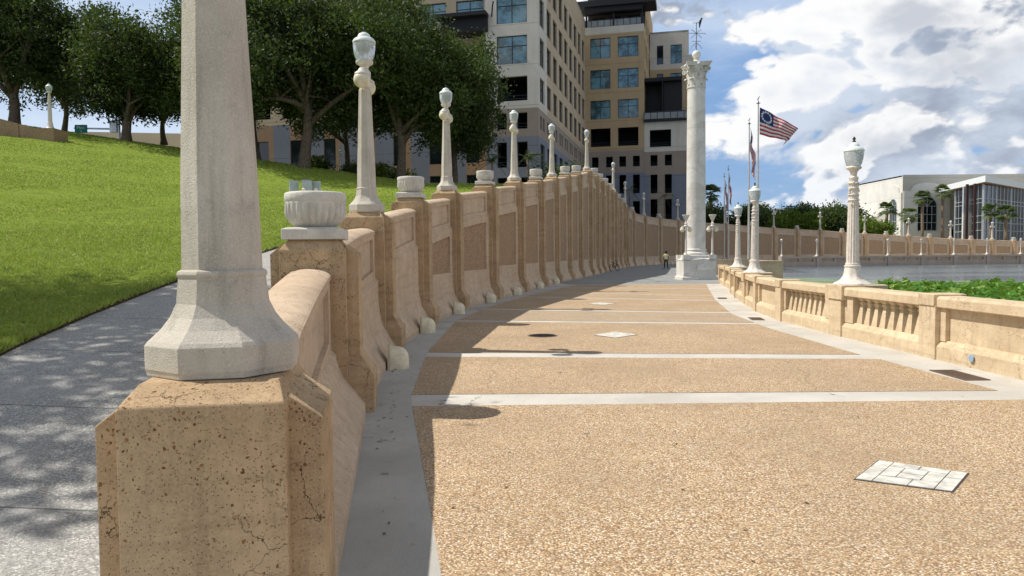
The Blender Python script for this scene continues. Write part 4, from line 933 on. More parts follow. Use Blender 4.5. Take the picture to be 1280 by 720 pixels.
# ---------------------------------------------------------------- far lake wall with small lamps
LW = [(39.3, 108.3)]
sh = SHORE[23:33]; acc = []
Lp = crs([(x, y, 0) for x, y in sh], 10)
pts = [Lp[0]]; D_ = 0; run = 0.
for a, b in zip(Lp[:-1], Lp[1:]):
    run += (b - a).length
    if run >= 5.75: pts.append(b.copy()); run = 0.
lw = empty('lake_wall', tuple(pts[0]), 0, 'low tan wall with slotted bays rising from the water on the far side of the lake', 'wall', world=True)
sl0 = None
LAK = tan_concrete('far_lake_stone', (.42, .33, .23), (.54, .44, .38), .3, .3)
for i, p in enumerate(pts):
    a = pts[max(i - 1, 0)]; b = pts[min(i + 1, len(pts) - 1)]; t = (b - a).normalized(); n = Vector((t.y, -t.x, 0)); M = Matrix.Translation(p) @ Matrix.Rotation(math.atan2(t.y, t.x), 4, 'Z')
    mb = MB(); mb.box(-.28, .28, -.62, .1, -1.2, 1.0, 0, M); mb.build('pier', LAK, lw)
    if i < len(pts) - 1:
        d = b - p if i < len(pts) - 1 else b; d = pts[i + 1] - p; L = d.length; M = Matrix.Translation(p) @ Matrix.Rotation(math.atan2(d.y, d.x), 4, 'Z')
        mb = MB(); mb.box(.25, L - .25, -.48, .05, -1.2, .12, 0, M); mb.box(.25, L - .25, -.54, .02, .62, .90, 0, M); mb.box(.25, .8, -.46, -.1, .12, .62, 0, M); mb.box(L - .8, L - .25, -.46, -.1, .12, .62, 0, M); mb.box(L / 2 - .2, L / 2 + .2, -.46, -.1, .12, .62, 0, M)
        for k in range(10):
            for s_ in (0, 1):
                u0 = (.8 if s_ == 0 else L / 2 + .2); u1 = (L / 2 - .2 if s_ == 0 else L - .8); uu = u0 + (u1 - u0) * (k + .5) / 10
                mb.box(uu - .04, uu + .04, -.32, -.22, .12, .62, 0, M)
        mb.build('slotted_bay', LAK, lw)
    if i < len(pts):
        if sl0 is None:
            r = empty('small_lamp_post'); sl0 = r
            mb = MB(); mb.lathe([(.26, 0), (.25, .04), (.14, .14), (.1, .3), (.075, .4), (.05, 1.95), (.09, 2.02), (.05, 2.06)], 12); mb.build('shaft', IRON, r, True, 50)
            mb = MB(); mb.lathe([(.09, 2.05), (.15, 2.14), (.18, 2.28), (.16, 2.4), (.08, 2.5), (.01, 2.58)], 14); mb.build('globe', GLASS, r, True)
        else: r = copy_tree(sl0)
        nv_ = Vector((t.y, -t.x, 0)) * .26; r.location = (p.x + nv_.x, p.y + nv_.y, 1.0); tag(r, f'{ORD[i + 1]} small lamp along the low lake wall at the water, counted rightward from the flagpoles', 'lamp post', 'small lamps on the low lake wall')

# ---------------------------------------------------------------- buildings
th = R(13.6)
FA = Vector((-math.cos(th), math.sin(th), 0)); FB = Vector((math.sin(th), math.cos(th), 0))
def facade(root, O, d, nrm, width, zones, openings, mats, t=.35):
    """O origin on the ground, d unit along, nrm outward; zones [(z0,z1,mi)]; openings (s0,s1,z0,z1,kind)"""
    O = Vector(O)
    def P(s, z, n_=0.): return O + d * s + nrm * n_ + Vector((0, 0, z))
    ss = sorted(set([0., width] + [v for o in openings for v in o[:2]])); zs = sorted(set([z for a in zones for z in a[:2]] + [v for o in openings for v in o[2:4]]))
    mb = MB()
    for s0, s1 in zip(ss[:-1], ss[1:]):
        if s1 - s0 < 1e-5: continue
        for z0, z1 in zip(zs[:-1], zs[1:]):
            if z1 - z0 < 1e-5: continue
            cs, cz = (s0 + s1) / 2, (z0 + z1) / 2
            if any(o[0] < cs < o[1] and o[2] < cz < o[3] for o in openings): continue
            mi = 0
            for a in zones:
                if a[0] <= cz <= a[1]: mi = a[2](cs) if callable(a[2]) else a[2]
            mb.quad(P(s0, z0), P(s1, z0), P(s1, z1), P(s0, z1), mi)
    for s0, s1, z0, z1, k in openings:
        mi = 0
        for a in zones:
            if a[0] <= (z0 + z1) / 2 <= a[1]: mi = a[2](s0) if callable(a[2]) else a[2]
        for a_, b_ in (((s0, z0), (s1, z0)), ((s1, z0), (s1, z1)), ((s1, z1), (s0, z1)), ((s0, z1), (s0, z0))):
            mb.quad(P(*a_), P(*b_), P(*b_, -t), P(*a_, -t), mi)
    w_ = mb.build('wall', mats, root)
    for s0, s1, z0, z1, k in openings:
        if k in ('t', 'd', 'n'):
            fr = MB(); f = .07
            def bar(a, b, c, e): fr.add([P(a, c, -.16), P(b, c, -.16), P(b, e, -.16), P(a, e, -.16), P(a, c, -.24), P(b, c, -.24), P(b, e, -.24), P(a, e, -.24)], [(0, 1, 2, 3), (4, 7, 6, 5), (0, 4, 5, 1), (1, 5, 6, 2), (2, 6, 7, 3), (3, 7, 4, 0)])
            bar(s0, s0 + f, z0, z1); bar(s1 - f, s1, z0, z1); bar(s0 + f, s1 - f, z0, z0 + f); bar(s0 + f, s1 - f, z1 - f, z1)
            if k == 't' or k == 'd': m_ = (s0 + s1) / 2; bar(m_ - .035, m_ + .035, z0 + f, z1 - f); zz_ = z1 - (z1 - z0) * .36; bar(s0 + f, m_ - .035, zz_ - .03, zz_ + .03); bar(m_ + .035, s1 - f, zz_ - .03, zz_ + .03)
            o = fr.build('window', FRAME, root); sub(o, root); pn = MB(); pn.quad(P(s0, z0, -.21), P(s1, z0, -.21), P(s1, z1, -.21), P(s0, z1, -.21)); pn.build('pane', TEAL if k == 't' else DKGL, o)
        elif k == 'g':   # open garage bay
            gb = MB(); dd = 4.
            gb.quad(P(s0, z0, -dd), P(s1, z0, -dd), P(s1, z1, -dd), P(s0, z1, -dd)); gb.quad(P(s0, z0, -t), P(s1, z0, -t), P(s1, z0, -dd), P(s0, z0, -dd)); gb.quad(P(s0, z1, -t), P(s1, z1, -t), P(s1, z1, -dd), P(s0, z1, -dd)); gb.quad(P(s0, z0, -t), P(s0, z1, -t), P(s0, z1, -dd), P(s0, z0, -dd)); gb.quad(P(s1, z0, -t), P(s1, z1, -t), P(s1, z1, -dd), P(s1, z0, -dd))
            o = gb.build('garage_opening', HOLE, root); sub(o, root); rb = MB()
            for zz_ in (z0 + .25, z0 + .55): a_ = zz_; rb.add([P(s0, a_, -.3), P(s1, a_, -.3), P(s1, a_ + .05, -.3), P(s0, a_ + .05, -.3), P(s0, a_, -.36), P(s1, a_, -.36), P(s1, a_ + .05, -.36), P(s0, a_ + .05, -.36)], [(0, 1, 2, 3), (4, 7, 6, 5), (0, 4, 5, 1), (3, 2, 6, 7)])
            rb.build('cable_rail', FRAME, o)
    return w_
def roofbox(root, O, d, b, width, depth, z, m, name='roof', th_=.3):
    O = Vector(O); mb = MB(); P = [O, O + d * width, O + d * width + b * depth, O + b * depth]
    mb.rings([[p + Vector((0, 0, zz_)) for p in P] for zz_ in (z - th_, z)]); return mb.build(name, m, root)
A_ = Vector((2.72, 73, 0))
b1 = empty('office_block', (2.72, 73, 5), 0, 'white and tan office block with garage floors rising behind the oaks on the left', 'building', world=True)
mats1 = [BWHITE, BTANL, BBR, BBLUE, BROWN]
fl = 3.95; op = []
for k in range(-1, 4):
    z1 = 19.1 + fl * k if k >= 0 else None
    if k >= 0: op.append((1.07, 4.14, z1 - (2.4 if k == 0 else 2.75), z1, 'g' if k == 0 else 't'))
op += [(1.1, 2.15, 13.95, 15.55, 'g'), (3.2, 4.2, 13.95, 15.55, 'g'), (1.1, 2.15, 10.2, 12.7, 'g'), (3.2, 4.2, 10.2, 12.7, 'g'), (1.1, 2.15, 6.2, 9.2, 'g'), (3.2, 4.2, 6.2, 9.2, 'g')]
facade(b1, A_, FA, -FB, 5.3, [(4, 13.2, 3), (13.2, 15.95, 2), (15.95, 34.5, 0)], op, mats1)
op = []
for c_ in range(9):
    s0 = .98 + 3.68 * c_
    for k in range(4): z1 = 19.1 + fl * k; op.append((s0, s0 + 2.35, z1 - (2.4 if k == 0 else 2.8), z1, 'd'))
    for s_ in (0, 1.35): op.append((s0 + s_, s0 + s_ + .95, 14.0, 15.3, 'n'))
    op.append((s0, s0 + 2.3, 9.6, 12.6, 'n'))
facade(b1, A_ , FB, Vector((math.cos(th), -math.sin(th), 0)), 33.43, [(4, 13.2, 3), (13.2, 15.95, 2), (15.95, 34.5, lambda s: 0 if s < 4.2 else 1)], op, mats1)
# set-back left wing
A2 = A_ + FA * 5.3 + FB * 1.6; op = []
for c_ in range(7):
    s0 = .6 + 4.0 * c_
    for k in (2, 3): z1 = 19.4 + fl * k + .1; op.append((s0, s0 + 2.9, z1 - 2.3, z1, 't'))
    op.append((s0 + .6, s0 + 2.0, 6.5, 9.8, 'n')); op.append((s0 + .6, s0 + 2.0, 11.0, 14.2, 'n')); op.append((s0 + .3, s0 + 2.9, 16.6, 18.6, 'g'))
facade(b1, A2, FA, -FB, 31, [(4, 15.9, lambda s: 3 if (s % 4.0) > 2.9 or (s % 4.0) < .15 else 4), (15.9, 34.5, 1)], op, mats1)
roofbox(b1, A_ + FB * .3, FA, FB, 36.3, 33, 34.5, BWHITE); 
mb = MB(); mb.quad(A_ + FA * 5.3, A_ + FA * 5.3 + FB * 1.6, A_ + FA * 5.3 + FB * 1.6 + Vector((0, 0, 34.5)), A_ + FA * 5.3 + Vector((0, 0, 34.5))); mb.build('side_wall', BWHITE, b1); mb = MB(); mb.quad(A_ + FA * 36.3, A_ + FA * 36.3 + FB * 33, A_ + FA * 36.3 + FB * 33 + Vector((0, 0, 34.5)), A_ + FA * 36.3 + Vector((0, 0, 34.5))); mb.build('side_wall', BWHITE, b1)
# dark canopy and balcony beside the white corner
def Pb(s, n_, z): return A_ + FA * s - FB * n_ + Vector((0, 0, z))
mb = MB(); mb.rings([[Pb(4.95, -1.5, z), Pb(10.2, -1.5, z), Pb(10.2, 1.2, z), Pb(4.95, 1.2, z)] for z in (25.0, 25.35)]); mb.rings([[Pb(5.0, -1.58, z), Pb(9.6, -1.58, z), Pb(9.6, .5, z), Pb(5.0, .5, z)] for z in (23.6, 25.0)]); mb.build('canopy', BLACK, b1)
mb = MB(); mb.rings([[Pb(5.0, -1.58, z), Pb(10.5, -1.58, z), Pb(8.5, 1.4, z), Pb(5.0, .6, z)] for z in (19.2, 20.6)]); mb.build('balcony', BWHITE, b1)
mb = MB()
for k in range(10):
    p = Vector((10.5, -1.4, 0)).lerp(Vector((8.5, 1.4, 0)), k / 9) if k < 5 else Vector((8.5, 1.4, 0)).lerp(Vector((5.0, .6, 0)), (k - 4) / 5.); mb.tube([Pb(p.x, p.y, 20.6), Pb(p.x, p.y, 21.7)], .04, 5)
mb.tube([Pb(10.5, -1.4, 21.7), Pb(8.5, 1.4, 21.7), Pb(5.0, .6, 21.7)], .05, 5); mb.build('railing', FRAME, b1)
mb = MB(); mb.tube([Pb(4.6, .1, 25.0), Pb(4.4, .5, 25.9), Pb(4.2, .9, 26.2)], .07, 6); mb.box(0, 0, 0, 0, 0, 0); mb.build('light_bracket', BLACK, b1)

B_ = Vector((10.58, 105.49, 0))
b2 = empty('office_tower', (10.58, 105.49, 5), 0, 'tan office tower with teal windows and dark roof terraces left of the white column', 'building', world=True)
NA = -FA; op = []
for (z0, z1) in ((28.95, 31.75), (24.7, 27.35), (20.5, 23.1), (16.65, 19.2)):
    k = 'g' if z0 < 17 else 't'; op += [(.73, 3.55, z0, z1, k), (4.58, 7.42, z0, z1, k)]
for c0 in (.9, 2.9, 4.75, 6.65):
    op += [(c0, c0 + .95, 13.75, 15.2, 'g'), (c0, c0 + .95, 10.0, 12.6, 'g'), (c0, c0 + .95, 6.2, 8.9, 'g')]
mats2 = [BTAN, BWHITE, BBR, BBLUE]
facade(b2, B_, NA, -FB, 8.2, [(4, 12.9, lambda s: 3), (12.9, 16.0, 2), (16.0, 32.3, 0), (32.3, 33.3, 1)], op, mats2)
# tower side facing right
S_ = B_ + NA * 8.2; op = [(s0, s0 + 2.2, z0, z1, 'd') for s0 in (1.2, 5., 8.8, 12.6, 16.4, 20.2) for z0, z1 in ((28.95, 31.75), (24.7, 27.35), (20.5, 23.1), (33.0, 35.6)) if not (s0 < 3 and z0 > 32)]
facade(b2, S_ + FB * .0, FB, NA, 24, [(4, 33.3, 0)] , [o_ for o_ in op if o_[2] < 32], mats2); facade(b2, S_ + FB * 3.2, FB, NA, 20.8, [(33.3, 40, 0)], [(o_[0] - 3.2,) + (o_[1] - 3.2,) + o_[2:] for o_ in op if o_[2] > 32], mats2)
roofbox(b2, B_ + FB * 3.2, NA, FB, 8.2, 21, 40, BWHITE); roofbox(b2, B_ + FB * .01, NA, FB, 8.19, 3.2, 33.28, BWHITE, 'terrace_floor')
op = [(.6, 2.4, 33.4, 35.6, 'd'), (3.2, 4.8, 33.4, 35.6, 'd'), (5.6, 7.4, 33.4, 35.6, 'd')]
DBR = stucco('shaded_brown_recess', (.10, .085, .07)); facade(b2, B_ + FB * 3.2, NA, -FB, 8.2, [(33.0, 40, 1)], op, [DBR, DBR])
def Pt(O, s, n_, z): return O + NA * s - FB * n_ + Vector((0, 0, z))
mb = MB(); mb.rings([[Pt(B_, -1, -3.3, z), Pt(B_, 9.8, -3.3, z), Pt(B_, 9.8, 1.0, z), Pt(B_, -1, 1.0, z)] for z in (35.9, 36.7)]); mb.rings([[Pt(B_, 0, -.2, z), Pt(B_, 8.0, -.2, z), Pt(B_, 8.0, .5, z), Pt(B_, 0, .5, z)] for z in (35.2, 35.9)])
for s_ in (.2, 4, 7.9): mb.rings([[Pt(B_, s_ - .12, -.3, z), Pt(B_, s_ + .12, -.3, z), Pt(B_, s_ + .12, -.05, z), Pt(B_, s_ - .12, -.05, z)] for z in (33.3, 35.9)])
mb.build('roof_canopy', BLACK, b2)
def railing(O, s0, s1, z, par, n_=.05, h=1.0):
    mb = MB(); k = int((s1 - s0) / .9)
    for j in range(k + 1): s_ = s0 + (s1 - s0) * j / k; mb.tube([Pt(O, s_, n_, z), Pt(O, s_, n_, z + h)], .045, 5)
    mb.tube([Pt(O, s0, n_, z + h), Pt(O, s1, n_, z + h)], .06, 5); o = mb.build('railing', FRAME, par); sub(o, par); g_ = MB(); g_.quad(Pt(O, s0, n_ - .02, z + .08), Pt(O, s1, n_ - .02, z + .08), Pt(O, s1, n_ - .02, z + h - .08), Pt(O, s0, n_ - .02, z + h - .08)); g_.build('pane', flat('railing_glass', (.2, .22, .22), .1, 0, .2, .7, .6), o)
railing(B_, 0., 8.1, 33.3, b2, -.1)
# lower wing in front right with terrace
Cc = B_ + NA * 8.22; op = [(.75, 3.65, 16.3, 18.65, 'g')]
for c0 in (.85, 2.8): op += [(c0, c0 + .95, 13.7, 15.2, 'g'), (c0, c0 + .95, 9.9, 12.5, 'g'), (c0, c0 + .95, 6.3, 9.1, 'g')]
facade(b2, Cc - FB * .02, NA, -FB, 5.9, [(4, 12.5, lambda s: 3 if (s > 3.9 or s < .8) else 2), (12.5, 15.65, 2), (15.65, 20.0, 1)], op, mats2)
facade(b2, Cc + NA * 5.9, FB, NA, 16, [(4, 12.5, 3), (12.5, 15.65, 2), (15.65, 20.0, 1)], [], mats2)
roofbox(b2, Cc, NA, FB, 5.9, 14, 19.95, BBR, 'terrace_floor')
mb = MB(); mb.rings([[Pt(Cc, s_, n_, z) for s_, n_ in ((.0, -10.), (5.1, -10.), (5.1, -.4), (.0, -.4))] for z in (25.4, 25.9)])
mb.rings([[Pt(Cc, s_, n_, z) for s_, n_ in ((2.6, -9), (5.1, -9), (5.1, -1.2), (2.6, -1.2))] for z in (20.0, 25.4)]); mb.rings([[Pt(Cc, s_, n_, z) for s_, n_ in ((0., -11), (2.6, -11), (2.6, -3.2), (0., -3.2))] for z in (20.0, 25.4)])
mb.rings([[Pt(Cc, s_, n_, z) for s_, n_ in ((2.4, -.7), (2.55, -.7), (2.55, -.5), (2.4, -.5))] for z in (20.0, 25.4)]); mb.build('roof_pavilion', BLACK, b2)
mb = MB(); mb.rings([[Pt(Cc, s_, n_, z) for s_, n_ in ((-.05, -12.), (6.6, -12), (6.6, .5), (-.05, .5))] for z in (19.75, 20.05)]); mb.build('terrace_edge', BLACK, b2); railing(Cc, 0., 6.3, 20.05, b2, .3)
# rear block
b3 = empty('rear_office_block', tuple(B_ + NA * 7.6 + FB * 14 + Vector((0, 0, 5))), 0, 'white-topped tan office block behind the terrace, just left of the column capital', 'building', world=True)
C3 = B_ + NA * 8.25 + FB * 14; op = []
for s0, s1 in ((1.06, 2.05), (3.15, 4.85)): op += [(s0, s1, 31.0, 33.9, 't' if s1 - s0 > 1.2 else 'n'), (s0, s1, 27.0, 29.55, 't' if s1 - s0 > 1.2 else 'n')]
facade(b3, C3, NA, -FB, 5.9, [(4, 30.2, 0), (30.2, 36.0, 1)], op, mats2); facade(b3, C3 + NA * 5.9, FB, NA, 12, [(4, 30.2, 0), (30.2, 36.0, 1)], [], mats2); roofbox(b3, C3, NA, FB, 5.9, 12, 36., BWHITE)
mb = MB(); mb.rings([[C3 + NA * s_ + FB * n_ + Vector((0, 0, z)) for s_, n_ in ((5.91, 3), (6.7, 3), (6.7, 6), (5.91, 6))] for z in (4, 33)]); mb.build('stair_tower', BWHITE, b3)

for o_, k_ in ((b1, (3.10, 83.2, 5.48)), (b2, (12.06, 120.3, 5.48))): o_.location = k_; o_.scale = (1.14, 1.14, 1.14)
b3.location = (b3.location.x * 1.14, b3.location.y * 1.14, 1.6 + (b3.location.z - 1.6) * 1.14); b3.scale = (1.14, 1.14, 1.14)
# performance hall on the right, beyond the lake
ph = empty('performance_hall', (89.6, 170, 3), 0, 'pale hall with arched windows, white wedge canopy and glass front beyond the lake', 'building', world=True)
X = Vector((1, 0, 0)); Y = Vector((0, 1, 0)); mats3 = [PACW, PACS]
facade(ph, (89.6, 191.5, 0), -Y, -X, 21.5, [(2, 10.2, 1), (10.2, 18.9, 0)], [(17.6, 19.3, 7.2, 14.2, 'd')], mats3)
facade(ph, (89.6, 170, 0), X, -Y, 60, [(2, 19.0, 1)], [(3.2, 7.6, 9.3, 14.6, 'd'), (12.4, 17.6, 8.9, 13.2, 'd'), (3.0, 6.6, 3.2, 6.5, 'd'), (10.4, 16.0, 3.2, 6.5, 'd')], mats3)
roofbox(ph, (89.6, 170.2, 0), X, Y, 60, 21.3, 18.9, PACW)
def panel_arch(org, dx, w_, z0, z1, rise, m, nm, dep=.25, nr=None, hole=None):
    mb = MB(); nr = nr; pr = [(0, z0), (w_, z0), (w_, z1), (w_ * .86, z1), (w_ * .84, z1 + rise * .3)] + [(w_ * (.5 + .32 * math.cos(a)), z1 + rise * (.35 + .65 * math.sin(a))) for a in [math.pi * k / 10 for k in range(11)]] + [(w_ * .16, z1 + rise * .3), (w_ * .14, z1), (0, z1)]
    mb.rings([[Vector(org) + dx * s_ + Vector((0, 0, z)) + nr * n_ for s_, z in pr] for n_ in (.02, dep)]); return mb.build(nm, m, ph)
panel_arch((89.8, 170, 0), X, 10.6, 2.0, 15.3, 1.9, PACW, 'arched_surround', .25, -Y)
panel_arch((89.6, 176.8, 0), -Y, 6.6, 2.0, 15.0, 1.9, PACW, 'arched_surround', .25, -X)
def arch_win(org, dx, nr, w_, z0, z1):
    pr = [(0, z0), (w_, z0), (w_, z1)] + [(w_ * (.5 + .5 * math.cos(a)), z1 + w_ * .5 * math.sin(a)) for a in [math.pi * k / 12 for k in range(1, 12)]] + [(0, z1)]; O = Vector(org)
    mb = MB(); mb.rings([[O + dx * s_ + Vector((0, 0, z)) + nr * n_ for s_, z in pr] for n_ in (.24, .30)]); 
    o = mb.build('arched_window', DKGL, ph); sub(o, ph); mb = MB()
    def T_(a, b): mb.tube([O + dx * a[0] + Vector((0, 0, a[1])) + nr * .33, O + dx * b[0] + Vector((0, 0, b[1])) + nr * .33], .07, 5)
    for k in range(len(pr)): T_(pr[k], pr[(k + 1) % len(pr)])
    for f_ in (.25, .5, .75): T_((w_ * f_, z0), (w_ * f_, z1 + (w_ * .4 if f_ == .5 else 0)))
    for zz_ in (z0 + (z1 - z0) * .33, z0 + (z1 - z0) * .66, z1): T_((0, zz_), (w_, zz_))
    for a in (45, 135): T_((w_ * .5, z1), (w_ * (.5 + .5 * math.cos(R(a))), z1 + w_ * .5 * math.sin(R(a))))
    mb.build('muntins', SILV, o)
arch_win((92.9, 170, 0), X, -Y, 4.4, 6.2, 11.8); arch_win((89.6, 175.0, 0), -Y, -X, 3.0, 6.6, 12.2)
# lower attached block
# wedge canopy
cpz = [(97.2, 168.6), (91.9, 144.0), (114, 163.6), (124, 169.5)]
mb = MB(); mb.rings([[(x, y, z) for x, y in cpz] for z in (14.9, 16.1)]); mb.build('canopy', WHITE, ph)
mb = MB(); mb.rings([[(x, y, z) for x, y in ((97.4, 168.4), (92.6, 145.2), (113.6, 163.9), (122, 169.3))] for z in (14.75, 14.897)]); mb.build('soffit', SOFF, ph)
gl = [Vector((93.6, 147.3, 0)), Vector((99, 151.6, 0)), Vector((106, 157.5, 0)), Vector((114, 164.2, 0)), Vector((121, 169.8, 0))]
fr = MB(); pn = MB()
gl2 = [Vector((97.0, 162, 0))] + gl
for a, b in zip(gl2[:-1], gl2[1:]):
    pn.quad(a + Vector((0, 0, 2)), b + Vector((0, 0, 2)), b + Vector((0, 0, 14.75)), a + Vector((0, 0, 14.75))); k = max(2, int((b - a).length / 1.9)); nr = Vector(((b - a).y, -(b - a).x, 0)).normalized() * .1
    for j in range(k + 1): p = a.lerp(b, j / k) + nr; fr.tube([p + Vector((0, 0, 2)), p + Vector((0, 0, 14.74))], .08 if j else .2, 4)
    for z in (5.6, 7.2, 8.5, 11.1, 11.9): fr.tube([a + nr + Vector((0, 0, z)), b + nr + Vector((0, 0, z))], .09, 4)
g1 = pn.build('glass_wall', DKGL, ph); sub(g1, ph); fr.build('mullions', SILV, g1)
mb = MB(); mb.box(91.6, 92.0, 146.8, 147.2, 2, 14.8); mb.box(89.5, 89.9, 148.5, 148.9, 2, 14.85, 0, Matrix.Translation((1.6, 0, 0))); mb.build('dark_post', flat('dark_red_steel', (.05, .02, .02), .5), ph)
mb = MB(); mb.box(93.0, 95.4, 152.6, 153.0, 2, 9.4); mb.build('white_panel', PACW, ph); mb = MB(); mb.box(93.0, 95.4, 152.6, 153.0, 9.4, 14.7); mb.build('louvre_screen', SILV, ph)
mb = MB(); mb.rings([[(98.8, 159, z), (99.4, 154.5, z), (112, 164.8, z), (110, 168, z)] for z in (6.6, 6.9)]); mb.rings([[(99.5, 168, z), (99.5, 169.9, z), (110, 169.9, z), (110, 168, z)] for z in (6.6, 6.85)]); mb.build('entrance_canopy', SILV, ph)
# low building left of it
lb = empty('low_hall_block', (80, 186, 3), 0, 'pale low block left of the hall behind the palms', 'building', world=True)
facade(lb, (76, 184, 0), X, -Y, 13.3, [(2, 9.9, 0)], [(4, 6, 3.2, 6.2, 'n')], mats3); roofbox(lb, (76, 184.2, 0), X, Y, 13.3, 7, 9.9, PACW); facade(lb, (76, 191, 0), -Y, -X, 7, [(2, 9.9, 0)], [], mats3)
# small white buildings between trees far behind
for (x, y, z, w_, lab) in ((67, 215, 14.2, 14, 'small pale building top showing above the far trees'), ):
    o = empty('distant_building', (x, y, 2), 0, lab, 'building', world=True); facade(o, (x, y, 0), X, -Y, w_, [(2, z, 0)], [(2, 4, z - 4, z - 2, 'n'), (6, 8, z - 4, z - 2, 'n')], mats3); roofbox(o, (x, y + .2, 0), X, Y, w_, 10, z, PACW)
# cream building behind the left oaks and the street sign
lf = empty('cream_building', (-75, 95, 8), 0, 'long cream building glimpsed behind the oaks at the top left', 'building', world=True)
op = [(s_, s_ + 3.0, 14.6, 16.4, 'n') for s_ in range(3, 50, 8)]
facade(lf, (-76, 92, 0), Vector((.985, .17, 0)), Vector((.17, -.985, 0)), 52, [(6, 17.8, 0)], op, [FARB]); roofbox(lf, (-76, 92.2, 0), Vector((.985, .17, 0)), Vector((-.17, .985, 0)), 52, 12, 17.8, FARB)
sg = empty('street_sign', (-34.5, 60, 9.7), 0, 'green street name sign hanging on a silver mast arm at the top of the lawn', 'street sign')
mb = MB(); mb.tube([(-.6, 0, 2.35), (2.9, 0, 2.25)], .07, 8); mb.tube([(3.0, 0, -.5), (3.0, 0, 3.0)], .1, 10); mb.box(2.3, 2.85, -.12, .12, 2.0, 2.9); mb.build('mast_arm', SILV, sg)
mb = MB(); mb.box(-.5, .5, -.12, -.08, 1.95, 2.6); bo = mb.build('sign_board', tmat('sign_green', (.0, .22, .15), .5), sg)
def text(s, size, loc, m, parent, rot=(R(90), 0, 0)):
    c = bpy.data.curves.new('lettering', 'FONT'); c.body = s; c.size = size; c.align_x = 'CENTER'; c.align_y = 'CENTER'; c.extrude = .003; c.materials.append(m)
    o = bpy.data.objects.new('lettering', c); COL.objects.link(o); bpy.context.view_layer.update(); me = bpy.data.meshes.new_from_object(o); bpy.data.objects.remove(o); o = bpy.data.objects.new('lettering', me); COL.objects.link(o)
    o.location = loc; o.rotation_euler = rot; o.parent = parent; return o
text('Main', .34, (0, -.13, 2.36), WHITE, bo); text('St', .17, (0, -.13, 2.08), WHITE, bo)
# stone wall at the top of the lawn
sw = empty('stone_wall', (-31, 49, 9), 0, 'low rough brown stone wall descending at the top left of the lawn', 'wall', world=True)
mb = MB(); pr = [(-38.5, 46.5, 12.0), (-34.5, 47.6, 11.05), (-32.0, 48.6, 10.35), (-30.9, 49.2, 10.05)]
for (a, b) in zip(pr[:-1], pr[1:]):
    d = Vector((b[0] - a[0], b[1] - a[1], 0)).normalized(); n = Vector((d.y, -d.x, 0)) * .25; mb.rings([[Vector((a[0], a[1], z)) + n * s_ for s_, z in ((1, 7), (1, a[2]), (-1, a[2]), (-1, 7))], [Vector((b[0], b[1], z)) + n * s_ for s_, z in ((1, 7), (1, b[2]), (-1, b[2]), (-1, 7))]])
mb.build('body', INSET, sw); mb = MB(); mb.box(-31.6, -29.8, 48.6, 50.2, 7.5, 10.1); mb.build('pier', INSET, sw)
hl = copy_tree(il0); hl.location = (-30.6, 49.6, 10.15); s_ = 1.12; hl.scale = (s_, s_, s_); tag(hl, 'pale lamp post on the stone wall at the top left of the lawn', 'lamp post')
for x, y, z, s_, lab in ((-8.9, 70, 6.6, 1.25, 'small white lamp post between the oak trunks in front of the office block'), (8.8, 0, 0, 0, '')):
    if s_: o = copy_tree(il0); o.location = (-14.2, 62, 7.8); tag(o, lab, 'lamp post')
for k, (px, yy) in enumerate(((96.3, 160), (111.5, 160))):
    o = copy_tree(sl0); o.location = (px, 150, 3.2); o.scale = (1.5, 1.5, 1.5); tag(o, f'white post lamp in front of the {"left part" if k == 0 else "glass front"} of the pale hall', 'lamp post')

